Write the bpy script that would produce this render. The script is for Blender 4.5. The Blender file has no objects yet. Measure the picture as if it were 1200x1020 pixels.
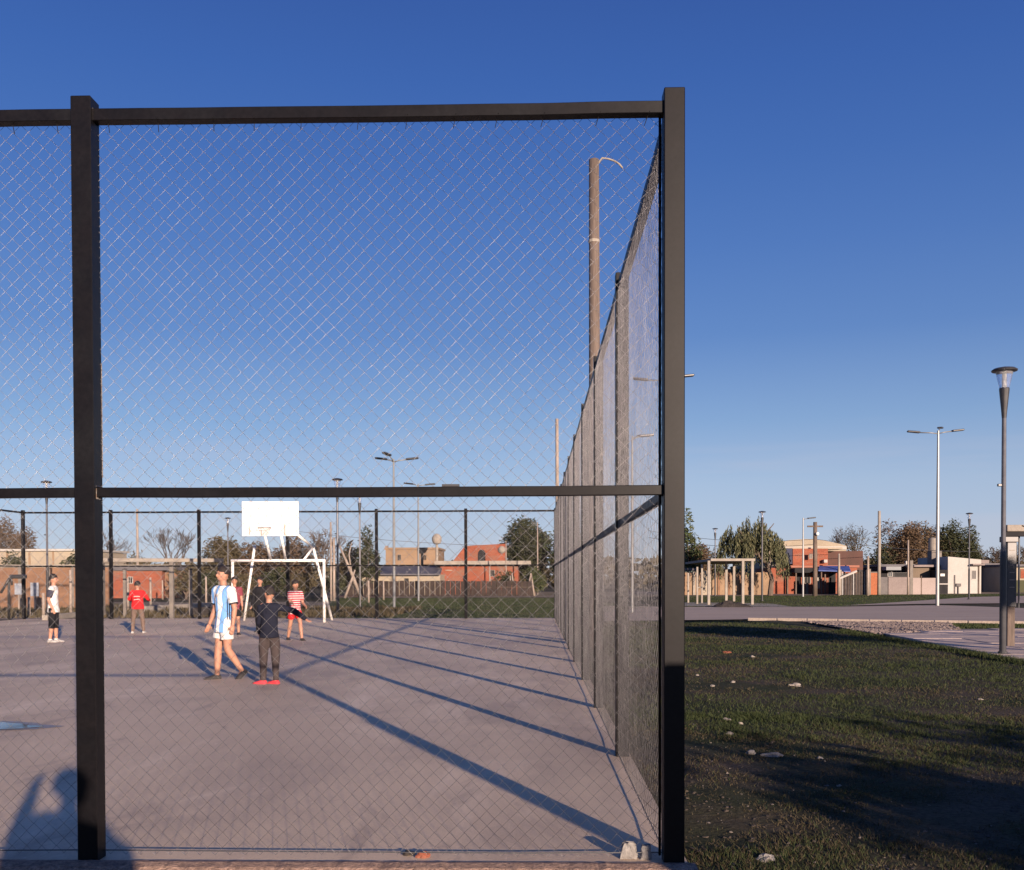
import bpy, bmesh, math, random
import numpy as np
from mathutils import Vector, Matrix, Euler, noise
random.seed(7); rng = np.random.default_rng(7)
R = math.radians
scene = bpy.context.scene
col = scene.collection

# ------------------------------------------------------------------ camera
FPX, CX, CY = 1160.0, 600.0, 697.0          # focal length and principal point in photo pixels
EYE = Vector((0, 0, 1.47))
YAW, PITCH, ROLL = R(1.38), R(-0.985), R(-0.13)
cam = bpy.data.cameras.new('camera'); cam_o = bpy.data.objects.new('camera', cam); col.objects.link(cam_o)
CM = (Matrix.Rotation(YAW, 4, 'Z') @ Matrix.Rotation(math.pi/2 + PITCH, 4, 'X') @ Matrix.Rotation(ROLL, 4, 'Z'))
CM.translation = EYE
cam_o.matrix_world = CM
cam.sensor_fit = 'HORIZONTAL'; cam.sensor_width = 36; cam.lens = 36*FPX/1200
cam.shift_y = (CY-510)/1200; cam.clip_start = 0.05; cam.clip_end = 3000
scene.camera = cam_o

# ------------------------------------------------------------------ world and sun
SUN_EL, SUN_AZ = R(10.1), R(180-25.2)       # azimuth clockwise from +Y
w = bpy.data.worlds.new('World'); scene.world = w; w.use_nodes = True
nt = w.node_tree; nt.nodes.clear()
sky = nt.nodes.new('ShaderNodeTexSky'); sky.sky_type = 'NISHITA'; sky.sun_disc = False
sky.sun_elevation = SUN_EL; sky.sun_rotation = SUN_AZ
sky.altitude = 20; sky.air_density = 0.8; sky.dust_density = 0.0; sky.ozone_density = 5.0
bg = nt.nodes.new('ShaderNodeBackground'); bg.inputs[1].default_value = 0.06
out = nt.nodes.new('ShaderNodeOutputWorld')
# the clear-day blue of this air: one gradient by height above the horizon, the same all round, blended with the sky model
tc = nt.nodes.new('ShaderNodeTexCoord'); sx = nt.nodes.new('ShaderNodeSeparateXYZ'); rp = nt.nodes.new('ShaderNodeValToRGB')
nt.links.new(tc.outputs['Generated'], sx.inputs[0]); nt.links.new(sx.outputs['Z'], rp.inputs[0])
stops = [(0.0, (5.5,5.3,6.4)), (.032, (5.3,5.3,6.5)), (.092, (4.5,5.1,6.4)), (.151, (2.75,3.9,5.95)), (.232, (1.36,2.43,5.28)), (.309, (.89,1.86,4.98)), (.38, (.60,1.45,4.59)), (.445, (.44,1.17,4.24)), (.498, (.37,.96,3.76)), (1.0, (.25,.70,2.9))]
while len(rp.color_ramp.elements) < len(stops): rp.color_ramp.elements.new(.5)
for e_, (p_, c_) in zip(rp.color_ramp.elements, stops): e_.position = p_; e_.color = (*[v/6 for v in c_], 1)
sc6 = nt.nodes.new('ShaderNodeVectorMath'); sc6.operation = 'SCALE'; sc6.inputs['Scale'].default_value = 6; nt.links.new(rp.outputs[0], sc6.inputs[0])
smx = nt.nodes.new('ShaderNodeMix'); smx.data_type = 'RGBA'; smx.inputs[0].default_value = .65
nt.links.new(sky.outputs[0], smx.inputs[6]); nt.links.new(sc6.outputs[0], smx.inputs[7])
# a few faint wisps low in the sky
mpw = nt.nodes.new('ShaderNodeMapping'); mpw.inputs['Scale'].default_value = (2.2, 2.2, 26); nt.links.new(tc.outputs['Generated'], mpw.inputs[0])
nz_ = nt.nodes.new('ShaderNodeTexNoise'); nz_.inputs['Scale'].default_value = 1.6; nz_.inputs['Detail'].default_value = 5; nt.links.new(mpw.outputs[0], nz_.inputs['Vector'])
mr_ = nt.nodes.new('ShaderNodeMapRange'); mr_.inputs[1].default_value = .50; mr_.inputs[2].default_value = .78; mr_.inputs[4].default_value = .30; nt.links.new(nz_.outputs[0], mr_.inputs[0])
bz_ = nt.nodes.new('ShaderNodeMapRange'); bz_.inputs[1].default_value = .17; bz_.inputs[2].default_value = .09; nt.links.new(sx.outputs['Z'], bz_.inputs[0])
mm_ = nt.nodes.new('ShaderNodeMath'); mm_.operation = 'MULTIPLY'; nt.links.new(mr_.outputs[0], mm_.inputs[0]); nt.links.new(bz_.outputs[0], mm_.inputs[1])
wm_ = nt.nodes.new('ShaderNodeMix'); wm_.data_type = 'RGBA'; wm_.inputs[7].default_value = (5.2, 5.0, 5.8, 1); nt.links.new(mm_.outputs[0], wm_.inputs[0]); nt.links.new(smx.outputs[2], wm_.inputs[6])
nt.links.new(wm_.outputs[2], bg.inputs[0]); nt.links.new(bg.outputs[0], out.inputs[0])
sun = bpy.data.lights.new('sun', 'SUN'); sun.energy = 5.0; sun.angle = R(0.53); sun.color = (1.0, 0.78, 0.61)
so = bpy.data.objects.new('sun', sun); col.objects.link(so)
SDIR = Vector((math.sin(SUN_AZ)*math.cos(SUN_EL), math.cos(SUN_AZ)*math.cos(SUN_EL), math.sin(SUN_EL)))
so.rotation_euler = SDIR.to_track_quat('Z', 'Y').to_euler(); so.location = (10, -20, 12)
vs = scene.view_settings; vs.view_transform = 'Standard'; vs.look = 'None'; vs.gamma = 1; vs.exposure = 0.9
vs.use_curve_mapping = False

# ------------------------------------------------------------------ survey helpers: where a spot in the photo stands on the ground
def ray(px, py):
    return (CM.to_3x3() @ Vector(((px-CX)/FPX, -(py-CY)/FPX, -1))).normalized()
def G(px, py, z=0.0):
    d = ray(px, py); return EYE + d*((z-EYE.z)/d.z)
def D(px, py, dist):                         # point at a given distance along the view axis
    d = ray(px, py); f = CM.to_3x3() @ Vector((0, 0, -1)); return EYE + d*(dist/d.dot(f))
def dep(py): return 1160*1.47/(py-677.0)
def HZ(p, px, py):                           # height above ground point p of photo row py
    d = ray(px, py); s = (Vector((p.x, p.y, 0))-Vector((EYE.x, EYE.y, 0))).length/Vector((d.x, d.y)).length
    return EYE.z + d.z*s

# ------------------------------------------------------------------ materials
def N(nt, t, **k):
    n = nt.nodes.new(t)
    for a, v in k.items():
        if a in n.inputs: n.inputs[a].default_value = v
        else: setattr(n, a, v)
    return n
MATS = {}
WEATHERED = set('brown_brick tan_render cream_render white_render pink_grey_render grey_render coral_paint bright_orange_brick pale_pink_render mud_brick dark_red_brick pale_sheet painted_white_board grey_concrete pale_concrete weathered_wood white_shoe galvanised_pole'.split())
def mat(name, c1, c2=None, scale=5, rough=.8, bump=.0, bscale=60, metal=0, spec=.5, fine=.25, stretch=None, detail=6, emis=None, c3=None, s3=.6):
    if name in MATS: return MATS[name]
    if name in WEATHERED: c1 = tuple(v*.55 for v in c1); c2 = tuple(v*.55 for v in c2) if c2 else None
    m = bpy.data.materials.new(name); m.use_nodes = True; t = m.node_tree
    b = t.nodes['Principled BSDF']; b.inputs['Roughness'].default_value = rough
    b.inputs['Metallic'].default_value = metal; b.inputs['Specular IOR Level'].default_value = spec
    c2 = c2 or tuple(x*.7 for x in c1)
    tc = N(t, 'ShaderNodeTexCoord'); vec = tc.outputs['Object']
    if stretch:
        mp = N(t, 'ShaderNodeMapping'); mp.inputs['Scale'].default_value = stretch
        t.links.new(vec, mp.inputs[0]); vec = mp.outputs[0]
    n1 = N(t, 'ShaderNodeTexNoise', Scale=scale, Detail=detail, Roughness=.6); t.links.new(vec, n1.inputs['Vector'])
    r = N(t, 'ShaderNodeMapRange'); r.inputs[1].default_value = .35; r.inputs[2].default_value = .65
    t.links.new(n1.outputs[0], r.inputs[0])
    mx = N(t, 'ShaderNodeMix', data_type='RGBA'); mx.inputs[6].default_value = (*c1, 1); mx.inputs[7].default_value = (*c2, 1)
    t.links.new(r.outputs[0], mx.inputs[0]); cout = mx.outputs[2]
    if c3:
        n3 = N(t, 'ShaderNodeTexNoise', Scale=s3, Detail=5, Roughness=.65); t.links.new(vec, n3.inputs['Vector'])
        r3 = N(t, 'ShaderNodeMapRange'); r3.inputs[1].default_value = .48; r3.inputs[2].default_value = .62
        t.links.new(n3.outputs[0], r3.inputs[0])
        m3 = N(t, 'ShaderNodeMix', data_type='RGBA'); m3.inputs[7].default_value = (*c3, 1)
        t.links.new(r3.outputs[0], m3.inputs[0]); t.links.new(cout, m3.inputs[6]); cout = m3.outputs[2]
    n2 = N(t, 'ShaderNodeTexNoise', Scale=bscale, Detail=4, Roughness=.7); t.links.new(vec, n2.inputs['Vector'])
    if fine:
        r2 = N(t, 'ShaderNodeMapRange'); r2.inputs[1].default_value = .3; r2.inputs[2].default_value = .7
        r2.inputs[3].default_value = 1-fine; r2.inputs[4].default_value = 1+fine
        t.links.new(n2.outputs[0], r2.inputs[0])
        hs = N(t, 'ShaderNodeHueSaturation'); t.links.new(cout, hs.inputs['Color']); t.links.new(r2.outputs[0], hs.inputs['Value'])
        cout = hs.outputs[0]
    t.links.new(cout, b.inputs['Base Color'])
    if bump:
        bp = N(t, 'ShaderNodeBump', Strength=bump, Distance=.02); t.links.new(n2.outputs[0], bp.inputs['Height'])
        t.links.new(bp.outputs[0], b.inputs['Normal'])
    MATS[name] = m; return m

M_black = mat('black_paint', (.0045,.0042,.0055), (.007,.006,.007), 8, .385, .0, 40, 0, .17, .25, None, 6, None, (.008,.0078,.009), 1.6)
M_wire = mat('galvanised_wire', (.185,.18,.185), (.115,.11,.12), 3, .36, 0, 30, .85, .5, .25)
M_white = mat('white_paint', (.80,.78,.75), (.70,.68,.65), 3, .45, .03, 30, 0, .5, .06)
M_lampgrey = mat('lamp_grey_metal', (.085,.085,.10), (.11,.11,.125), 6, .4, 0, 30, .4, .5, .1)
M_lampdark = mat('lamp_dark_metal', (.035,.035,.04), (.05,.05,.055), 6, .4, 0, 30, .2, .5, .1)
M_galv = mat('galvanised_pole', (.42,.43,.44), (.36,.37,.38), 3, .45, 0, 20, .3, .5, .1)
M_wood = mat('weathered_wood', (.29,.225,.19), (.19,.145,.12), 6, .85, .4, 40, 0, .3, .3, (1,1,.08))
M_conc = mat('grey_concrete', (.36,.32,.28), (.27,.24,.22), 3, .9, .3, 40, 0, .3, .2)
M_palec = mat('pale_concrete', (.55,.49,.42), (.42,.37,.32), 2, .9, .3, 30, 0, .3, .15)
M_kerb = mat('rough_footing', (.40,.27,.20), (.22,.15,.12), 14, .95, .9, 60, 0, .2, .5)
M_plaster = mat('plaster_lump', (.26,.245,.23), (.19,.175,.165), 12, .95, .6, 40, 0, .2, .2)
M_rust = mat('bare_steel_patch', (.50,.47,.43), (.22,.14,.10), 60, .5, .2, 200, .4, .5, .3)
M_brick = mat('orange_hollow_brick', (.27,.085,.050), (.20,.062,.038), .9, .9, .3, 12, 0, .2, .35, (1,1,3), 6, None, (.20,.105,.075), .35)
M_brick2 = mat('brown_brick', (.42,.24,.15), (.30,.17,.11), .8, .9, .3, 10, 0, .2, .25, (1,1,3))
M_tan = mat('tan_render', (.50,.34,.22), (.38,.26,.17), .5, .9, .2, 8, 0, .2, .15)
M_cream = mat('cream_render', (.62,.53,.41), (.50,.42,.32), .4, .9, .1, 8, 0, .2, .12)
M_whiteh = mat('white_render', (.76,.73,.69), (.64,.60,.55), .4, .9, .1, 8, 0, .2, .08)
M_pinkg = mat('pink_grey_render', (.42,.35,.33), (.34,.28,.27), .6, .9, .1, 8, 0, .2, .12)
M_greyw = mat('grey_render', (.26,.24,.24), (.20,.19,.19), .6, .9, .1, 8, 0, .2, .15)
M_dark = mat('dark_recess', (.03,.028,.03), (.02,.02,.022), 2, .9, 0, 8, 0, .2, .1)
M_roofd = mat('dark_sheet_roof', (.12,.11,.12), (.08,.08,.09), 1, .7, .1, 9, 0, .3, .2)
M_blue = mat('blue_tarp', (.05,.09,.30), (.03,.06,.20), 2, .6, .2, 8, 0, .4, .1)
M_glass = mat('window_glass', (.05,.06,.07), (.03,.035,.04), 2, .1, 0, 8, 0, .6, 0)
M_bark = mat('bark', (.16,.12,.10), (.09,.07,.055), 4, .95, .5, 20, 0, .2, .3, (1,1,.2))
M_palebark = mat('pale_bark', (.34,.28,.24), (.22,.18,.15), 4, .95, .3, 20, 0, .2, .3, (1,1,.2))
M_twig = mat('grey_twigs', (.12,.10,.09), (.08,.066,.06), 4, .95, .3, 20, 0, .2, .3)
M_dirtpile = mat('dark_heap', (.05,.042,.038), (.03,.026,.024), 3, .95, .8, 10, 0, .2, .3)
M_phone = mat('phone_black', (.02,.02,.02), None, 5, .3)

def leaf_mat(name, c1, c2):
    if name in MATS: return MATS[name]
    m = bpy.data.materials.new(name); m.use_nodes = True; t = m.node_tree
    b = t.nodes['Principled BSDF']; b.inputs['Roughness'].default_value = .7; b.inputs['Specular IOR Level'].default_value = .2
    ge = N(t, 'ShaderNodeNewGeometry'); mx = N(t, 'ShaderNodeMix', data_type='RGBA')
    mx.inputs[6].default_value = (*c1, 1); mx.inputs[7].default_value = (*c2, 1)
    t.links.new(ge.outputs['Random Per Island'], mx.inputs[0]); t.links.new(mx.outputs[2], b.inputs['Base Color'])
    b.inputs['Subsurface Weight'].default_value = 0
    MATS[name] = m; return m
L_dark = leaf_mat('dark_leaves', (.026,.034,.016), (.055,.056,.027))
L_willow = leaf_mat('willow_leaves', (.058,.068,.034), (.115,.108,.058))
L_green = leaf_mat('green_leaves', (.035,.055,.02), (.075,.078,.035))
L_brown = leaf_mat('russet_leaves', (.078,.053,.034), (.115,.076,.046))
L_olive = leaf_mat('olive_leaves', (.060,.050,.028), (.10,.080,.045))
L_grass = leaf_mat('grass_blades', (.021,.036,.011), (.048,.055,.020))
L_straw = leaf_mat('dry_grass_blades', (.085,.065,.038), (.045,.038,.02))

# ------------------------------------------------------------------ object helpers
def link(name, me, m=None, parent=None, loc=None, smooth=False):
    o = bpy.data.objects.new(name, me); col.objects.link(o)
    if m and not me.materials: me.materials.append(m)
    if smooth:
        me.polygons.foreach_set('use_smooth', [True]*len(me.polygons))
    if parent: o.parent = parent
    if loc is not None: o.location = loc
    return o
def from_bm(name, bm, m=None, parent=None, loc=None, smooth=False):
    me = bpy.data.meshes.new(name); bm.normal_update(); bm.to_mesh(me); bm.free()
    return link(name, me, m, parent, loc, smooth)
def tag(o, label=None, cat=None, group=None, kind=None):
    if label: o['label'] = label
    if cat: o['category'] = cat
    if group: o['group'] = group
    if kind: o['kind'] = kind
    return o
def thing(name, label, cat, loc=(0,0,0), rz=0, group=None):
    o = bpy.data.objects.new(name, None); col.objects.link(o); o.empty_display_size = .2
    o.location = loc; o.rotation_euler = (0, 0, rz); return tag(o, label, cat, group)
def copy_tree(o, parent=None):
    c = o.copy(); col.objects.link(c)
    if parent: c.parent = parent
    for ch in list(o.children): copy_tree(ch, c)
    return c
def box(bm, x0, x1, y0, y1, z0, z1, bev=0):
    r = bmesh.ops.create_cube(bm, size=1)
    for v in r['verts']:
        v.co = Vector(((x0+x1)/2 + v.co.x*(x1-x0), (y0+y1)/2 + v.co.y*(y1-y0), (z0+z1)/2 + v.co.z*(z1-z0)))
    if bev:
        es = list({e for v in r['verts'] for e in v.link_edges})
        bmesh.ops.bevel(bm, geom=es, offset=bev, segments=1, affect='EDGES')
def boxo(name, m, parent, x0, x1, y0, y1, z0, z1, bev=0):
    bm = bmesh.new(); box(bm, x0, x1, y0, y1, z0, z1, bev); return from_bm(name, bm, m, parent)
def tube(bm, pts, rad, sides=8, cap=True):
    pts = [Vector(p) for p in pts]; rads = rad if isinstance(rad, (list, tuple)) else [rad]*len(pts)
    rings = []; prev = None
    for i, p in enumerate(pts):
        t = (pts[min(i+1, len(pts)-1)] - pts[max(i-1, 0)]).normalized()
        if prev is None: a = t.orthogonal().normalized()
        else: a = (prev - t*prev.dot(t)).normalized()
        prev = a; b = t.cross(a)
        rings.append([bm.verts.new(p + (a*math.cos(2*math.pi*k/sides) + b*math.sin(2*math.pi*k/sides))*rads[i]) for k in range(sides)])
    for i in range(len(rings)-1):
        for k in range(sides):
            bm.faces.new((rings[i][k], rings[i][(k+1)%sides], rings[i+1][(k+1)%sides], rings[i+1][k]))
    if cap:
        bm.faces.new(rings[0][::-1]); bm.faces.new(rings[-1])
def tubeo(name, m, parent, pts, rad, sides=8, smooth=True):
    bm = bmesh.new(); tube(bm, pts, rad, sides); o = from_bm(name, bm, m, parent, smooth=smooth); return o
def lathe(bm, prof, sides=16, cx=0, cy=0):
    rings = [[bm.verts.new((cx+r*math.cos(2*math.pi*k/sides), cy+r*math.sin(2*math.pi*k/sides), z)) for k in range(sides)] for r, z in prof]
    for i in range(len(rings)-1):
        for k in range(sides): bm.faces.new((rings[i][k], rings[i][(k+1)%sides], rings[i+1][(k+1)%sides], rings[i+1][k]))
    bm.faces.new(rings[0][::-1]); bm.faces.new(rings[-1])
def latheo(name, m, parent, prof, sides=16):
    bm = bmesh.new(); lathe(bm, prof, sides); o = from_bm(name, bm, m, parent); return o
def sheet(name, m, pts, z, kind='structure', seg=None, wob=0):
    out = []
    n = len(pts)
    for i in range(n):
        a = Vector((pts[i][0], pts[i][1], 0)); b = Vector((pts[(i+1)%n][0], pts[(i+1)%n][1], 0))
        k = max(1, int((b-a).length/seg)) if seg else 1
        for j in range(k):
            p = a.lerp(b, j/k)
            if wob: q = noise.noise_vector(p*.9 + Vector((3,1,z)))*wob + noise.noise_vector(p*4)*wob*.4; p = p + Vector((q.x, q.y, 0))
            out.append((p.x, p.y, z))
    bm = bmesh.new(); bm.faces.new([bm.verts.new(p) for p in out]); bmesh.ops.triangulate(bm, faces=bm.faces[:])
    for f in bm.faces:
        if f.normal.z < 0: f.normal_flip()
    return tag(from_bm(name, bm, m), kind=kind)
def quads_mesh(name, V, k, m):                # V: (n*k,3) array, faces of k consecutive verts
    me = bpy.data.meshes.new(name); n = len(V)//k
    me.vertices.add(len(V)); me.vertices.foreach_set('co', V.astype(np.float32).ravel())
    me.loops.add(len(V)); me.loops.foreach_set('vertex_index', np.arange(len(V), dtype=np.int32))
    me.polygons.add(n); me.polygons.foreach_set('loop_start', np.arange(n, dtype=np.int32)*k)
    me.update(calc_edges=True); me.validate(); me.materials.append(m); return me

# ------------------------------------------------------------------ GROUND
X0, XR = -18.60, 0.76                          # court sides
Y0 = 5.12
BAY = 3.04
NSIDE = 10
YF = Y0 + BAY*NSIDE
# terrain (grass and bare soil) -- one sheet to the horizon, finely divided near the court
def ground_h(x, y):
    if -19.2 < x < .70 and 4.6 < y < 36.2: return -0.06
    d = max(0, min(1, (x-.70)/.35)) if x > .70 else max(0, min(1, (4.6-y)/1.0))
    h = -.045 + .03*noise.noise(Vector((x*.35, y*.35, 0))) + .02*noise.noise(Vector((x*1.3, y*1.3, 4))) + .010*noise.noise(Vector((x*5, y*5, 2))) + .008*noise.noise(Vector((x*11, y*11, 6)))
    return -.06 + (h+.06)*d
def dirt_amt(x, y):
    v = -.05 + noise.noise(Vector((x*.22+3, y*.5, 1)))*1.5 + noise.noise(Vector((x*.8, y*1.4, 7)))*.8 + noise.noise(Vector((x*3, y*3, 2)))*.3
    v += max(0, 1.0-(x-.8)*.8)*.6 if x < 2.1 else 0
    v += .9*max(0, noise.noise(Vector((x*.18+9, y*.45, 3))))
    v += max(0, (8.2-y)*.16)
    return v
xs = np.concatenate([[-800,-300,-120,-60,-35,-25], np.arange(-20, 0, 1.5), [.6, .70, .80], np.arange(.9, 3.4, .08), np.arange(3.4, 16, .22), [17,19,22,26,32,45,70,120,300,800]])
ys = np.concatenate([[-400,-100,-30,-10,-4], np.arange(-1, 4, .22), np.arange(4, 8, .08), np.arange(8, 24, .22), np.arange(24, 36, .8), [38,42,50,60,75,100,160,300,700,2200]])
bm = bmesh.new(); grid = [[bm.verts.new((x, y, ground_h(x, y) if y < 60 else -.06)) for x in xs] for y in ys]
for j in range(len(ys)-1):
    for i in range(len(xs)-1): bm.faces.new((grid[j][i], grid[j][i+1], grid[j+1][i+1], grid[j+1][i]))
M_ground = mat('turf_soil', (.026,.034,.013), (.066,.052,.036), .7, .95, .8, 30, 0, .1, .45, None, 8, None, (.075,.058,.045), .35)
g = tag(from_bm('ground', bm, M_ground, smooth=True), kind='structure')

def court_mat():
    m = mat('court_concrete', (.64,.490,.335), (.52,.395,.275), .55, .62, .22, 90, 0, .42, .12, (1,.55,1), 8, None, (.40,.305,.22), .30)
    # worn pale patches and fine scuffs over the mottled concrete
    t = m.node_tree; b = t.nodes['Principled BSDF']; src_ = b.inputs['Base Color'].links[0].from_socket; tc_ = N(t, 'ShaderNodeTexCoord')
    mp_ = N(t, 'ShaderNodeMapping'); mp_.inputs['Scale'].default_value = (1, .35, 1); t.links.new(tc_.outputs['Object'], mp_.inputs[0])
    for sc_, lo_, hi_, cc_, f_ in ((.8, .52, .68, (.80,.64,.47), .65), (1.7, .56, .66, (.30,.225,.17), .55), (5, .60, .70, (.28,.21,.16), .40), (16, .62, .70, (.78,.64,.50), .45)):
        nn_ = N(t, 'ShaderNodeTexNoise', Scale=sc_, Detail=9, Roughness=.72, Distortion=.6); t.links.new(mp_.outputs[0], nn_.inputs['Vector'])
        rr_ = N(t, 'ShaderNodeMapRange'); rr_.inputs[1].default_value = lo_; rr_.inputs[2].default_value = hi_; rr_.inputs[4].default_value = f_; t.links.new(nn_.outputs[0], rr_.inputs[0])
        mm2 = N(t, 'ShaderNodeMix', data_type='RGBA'); mm2.inputs[7].default_value = (*cc_, 1); t.links.new(rr_.outputs[0], mm2.inputs[0]); t.links.new(src_, mm2.inputs[6]); src_ = mm2.outputs[2]
    t.links.new(src_, b.inputs['Base Color'])
    return m
M_court = court_mat()
court = boxo('court_slab', M_court, None, X0-.15, XR+.02, Y0-.06, YF+.35, -.25, 0); tag(court, kind='structure')
# rough footing strip under the front fence, its broken edge facing us
bm = bmesh.new(); n = 520; rows = []
for i in range(n+1):
    x = X0-.4 + (XR+.05-X0+.4)*i/n
    e = .018*noise.noise(Vector((x*6, 0, 0))) + .02*noise.noise(Vector((x*22, 3, 0)))
    hh = .006*noise.noise(Vector((x*30, 9, 0)))
    rows.append([bm.verts.new(v) for v in ((x, Y0-.062, -.2), (x, Y0-.062, .010+hh*.4), (x, Y0-.10, .014+hh), (x, Y0-.17+e*.6, .008+hh), (x, Y0-.23+e, -.02), (x, Y0-.26+e, -.2))])
for i in range(n):
    for k in range(5): bm.faces.new((rows[i][k], rows[i+1][k], rows[i+1][k+1], rows[i][k+1]))
bmesh.ops.recalc_face_normals(bm, faces=bm.faces[:])
tag(from_bm('kerb', bm, M_kerb), kind='structure')
# puddle and its damp rim
def blob(cx, cy, rx, ry, n=64, seed=0, amp=.18, tip=0):
    pts = []
    for k in range(n):
        a = 2*math.pi*k/n
        r = 1 + amp*noise.noise(Vector((math.cos(a)*1.5+seed, math.sin(a)*1.5, seed))) + amp*.5*noise.noise(Vector((math.cos(a)*5, math.sin(a)*5, seed)))
        ex = 1+tip*max(0, math.cos(a))**6
        pts.append((cx+rx*r*ex*math.cos(a), cy+ry*r*math.sin(a)*(1-.3*max(0, math.cos(a)))))
    return pts
pc = G(-22, 852)
M_damp = mat('damp_concrete', (.17,.13,.11), (.22,.17,.14), 3, .35, .1, 60, 0, .5, .1)
sheet('puddle_rim', M_damp, blob(pc.x, pc.y, .66, .40, 80, 2, .22, .12), .004)
M_water = mat('puddle_water', (.05,.05,.06), (.06,.06,.07), 3, .04, 0, 20, 0, 1.0, 0)
sheet('puddle', M_water, blob(pc.x-.04, pc.y-.02, .55, .31, 80, 2, .22, .10), .008)
for (px, py, rx, ry, s) in ((700, 742, .12, .05, 4),):
    q = G(px, py); 
# surfaces beyond
M_path = mat('asphalt_path', (.40,.315,.25), (.33,.26,.21), .6, .9, .2, 30, 0, .3, .12, (.3,1,1))
M_slab = mat('paving_slab', (.40,.32,.29), (.33,.265,.245), 1.2, .9, .25, 30, 0, .3, .15)
M_gravel = mat('gravel_bed', (.20,.155,.14), (.13,.10,.095), 8, .95, .9, 30, 0, .2, .5)
M_dry = mat('dry_soil', (.24,.185,.145), (.17,.135,.10), .8, .95, .5, 12, 0, .2, .3, None, 6, None, (.12,.11,.055), .25)
M_red = mat('red_soil', (.33,.15,.11), (.25,.12,.09), .8, .95, .3, 10)
M_kerbp = mat('pale_kerb', (.36,.295,.245), (.27,.22,.185), 1, .9, .2, 20)
def GP(L): return [(G(a, b).x, G(a, b).y) for a, b in L]
sheet('path', M_path, [(2.2, 52.5), (2.2, 33.5)] + GP([(880, 725.5), (1010, 727.5), (1300, 731), (1300, 716), (1100, 709), (980, 711), (800, 711.2)])[0:], -.010, seg=2, wob=.05)
sheet('path', M_path, GP([(985, 709.6), (1080, 707.5), (1300, 706), (1300, 696.5), (1140, 699.5), (1060, 705)]), -.014, seg=2, wob=.1)
sheet('gravel_bed', M_gravel, GP([(940, 728.3), (1112, 729.8), (1125, 738), (1030, 743.5), (985, 735.5)]), -.008, seg=.5, wob=.15)
sheet('pavement_base', mat('pavement_joint', (.13,.10,.09), (.10,.08,.07), 4, .95), GP([(1026, 741.5), (1120, 737), (1330, 736), (1330, 792), (1180, 768)]), -.004, seg=.8, wob=.03)
sheet('dirt', M_dry, [(-34, YF+.45), (-6.2, YF+.45), (-9.0, 48), (-10, 62), (-55, 62)], -.035, seg=1.5, wob=.5)
sheet('dirt', M_red, GP([(390, 699.0), (450, 699.0), (450, 694), (380, 694)]), -.035, seg=1.5, wob=.3)
sheet('dirt', M_dry, GP([(380, 700.2), (1300, 698.6), (1300, 692.5), (380, 693.5)]), -.04, seg=3, wob=.4)
sheet('path', M_palec, GP([(880, 710.8), (928, 710.9), (905, 707.6), (860, 706.2), (790, 706), (770, 710)]), -.006, seg=1, wob=.05)
# pale kerb stones along the path, one by one
a = G(876, 725.6); b = G(1330, 731.6); L = (b-a).length; k = 0; bmk = None
kerb_root = bpy.data.objects.new('path_kerb', None); col.objects.link(kerb_root); tag(kerb_root, kind='structure')
ang = math.atan2(b.y-a.y, b.x-a.x)
bm = bmesh.new(); box(bm, 0, .97, -.07, .07, -.1, .055, .012); me_k = bpy.data.meshes.new('kerb_stone'); bm.to_mesh(me_k); bm.free(); me_k.materials.append(M_kerbp)
while k < L:
    p = a.lerp(b, k/L); o = link('kerb_stone', me_k, parent=kerb_root, loc=(p.x, p.y-.08, random.uniform(-.012, .004))); o.rotation_euler = (0, 0, ang+random.uniform(-.006, .006)); k += 1.0
# paving slabs of the right hand square
pav = bpy.data.objects.new('pavement', None); col.objects.link(pav); tag(pav, kind='structure')
me_s = []
for v in range(3):
    bm = bmesh.new(); box(bm, 0, 1.18, 0, .78, -.06, .012, .01); me = bpy.data.meshes.new('paving_slab'); bm.to_mesh(me); bm.free()
    me.materials.append(mat('paving_slab_%s' % 'abc'[v], tuple(c*(.92+.08*v) for c in (.48,.37,.30)), tuple(c*(.9+.07*v) for c in (.33,.265,.245)), 1.2, .9, .25, 30)); me_s.append(me)
poly = [Vector(p) for p in GP([(1034, 742.2), (1122, 738.0), (1330, 737), (1330, 790), (1182, 767)])]
def inside(p, P):
    c = False; j = len(P)-1
    for i in range(len(P)):
        if (P[i].y > p[1]) != (P[j].y > p[1]) and p[0] < (P[j].x-P[i].x)*(p[1]-P[i].y)/(P[j].y-P[i].y)+P[i].x: c = not c
        j = i
    return c
cnt = 0
th = R(-3); ca, sa = math.cos(th), math.sin(th)
for i in range(0, 30):
    for j in range(0, 30):
        ux, uy = 4+i*1.2, 12+j*.8
        x, y = ux*ca-uy*sa, ux*sa+uy*ca
        if inside((x+.6, y+.4), poly) and x < 16:
            o = link('paving_slab', random.choice(me_s), parent=pav, loc=(x, y, random.uniform(-.006, .003))); o.rotation_euler = (R(random.uniform(-.25,.25)), R(random.uniform(-.2,.2)), th); cnt += 1

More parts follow.
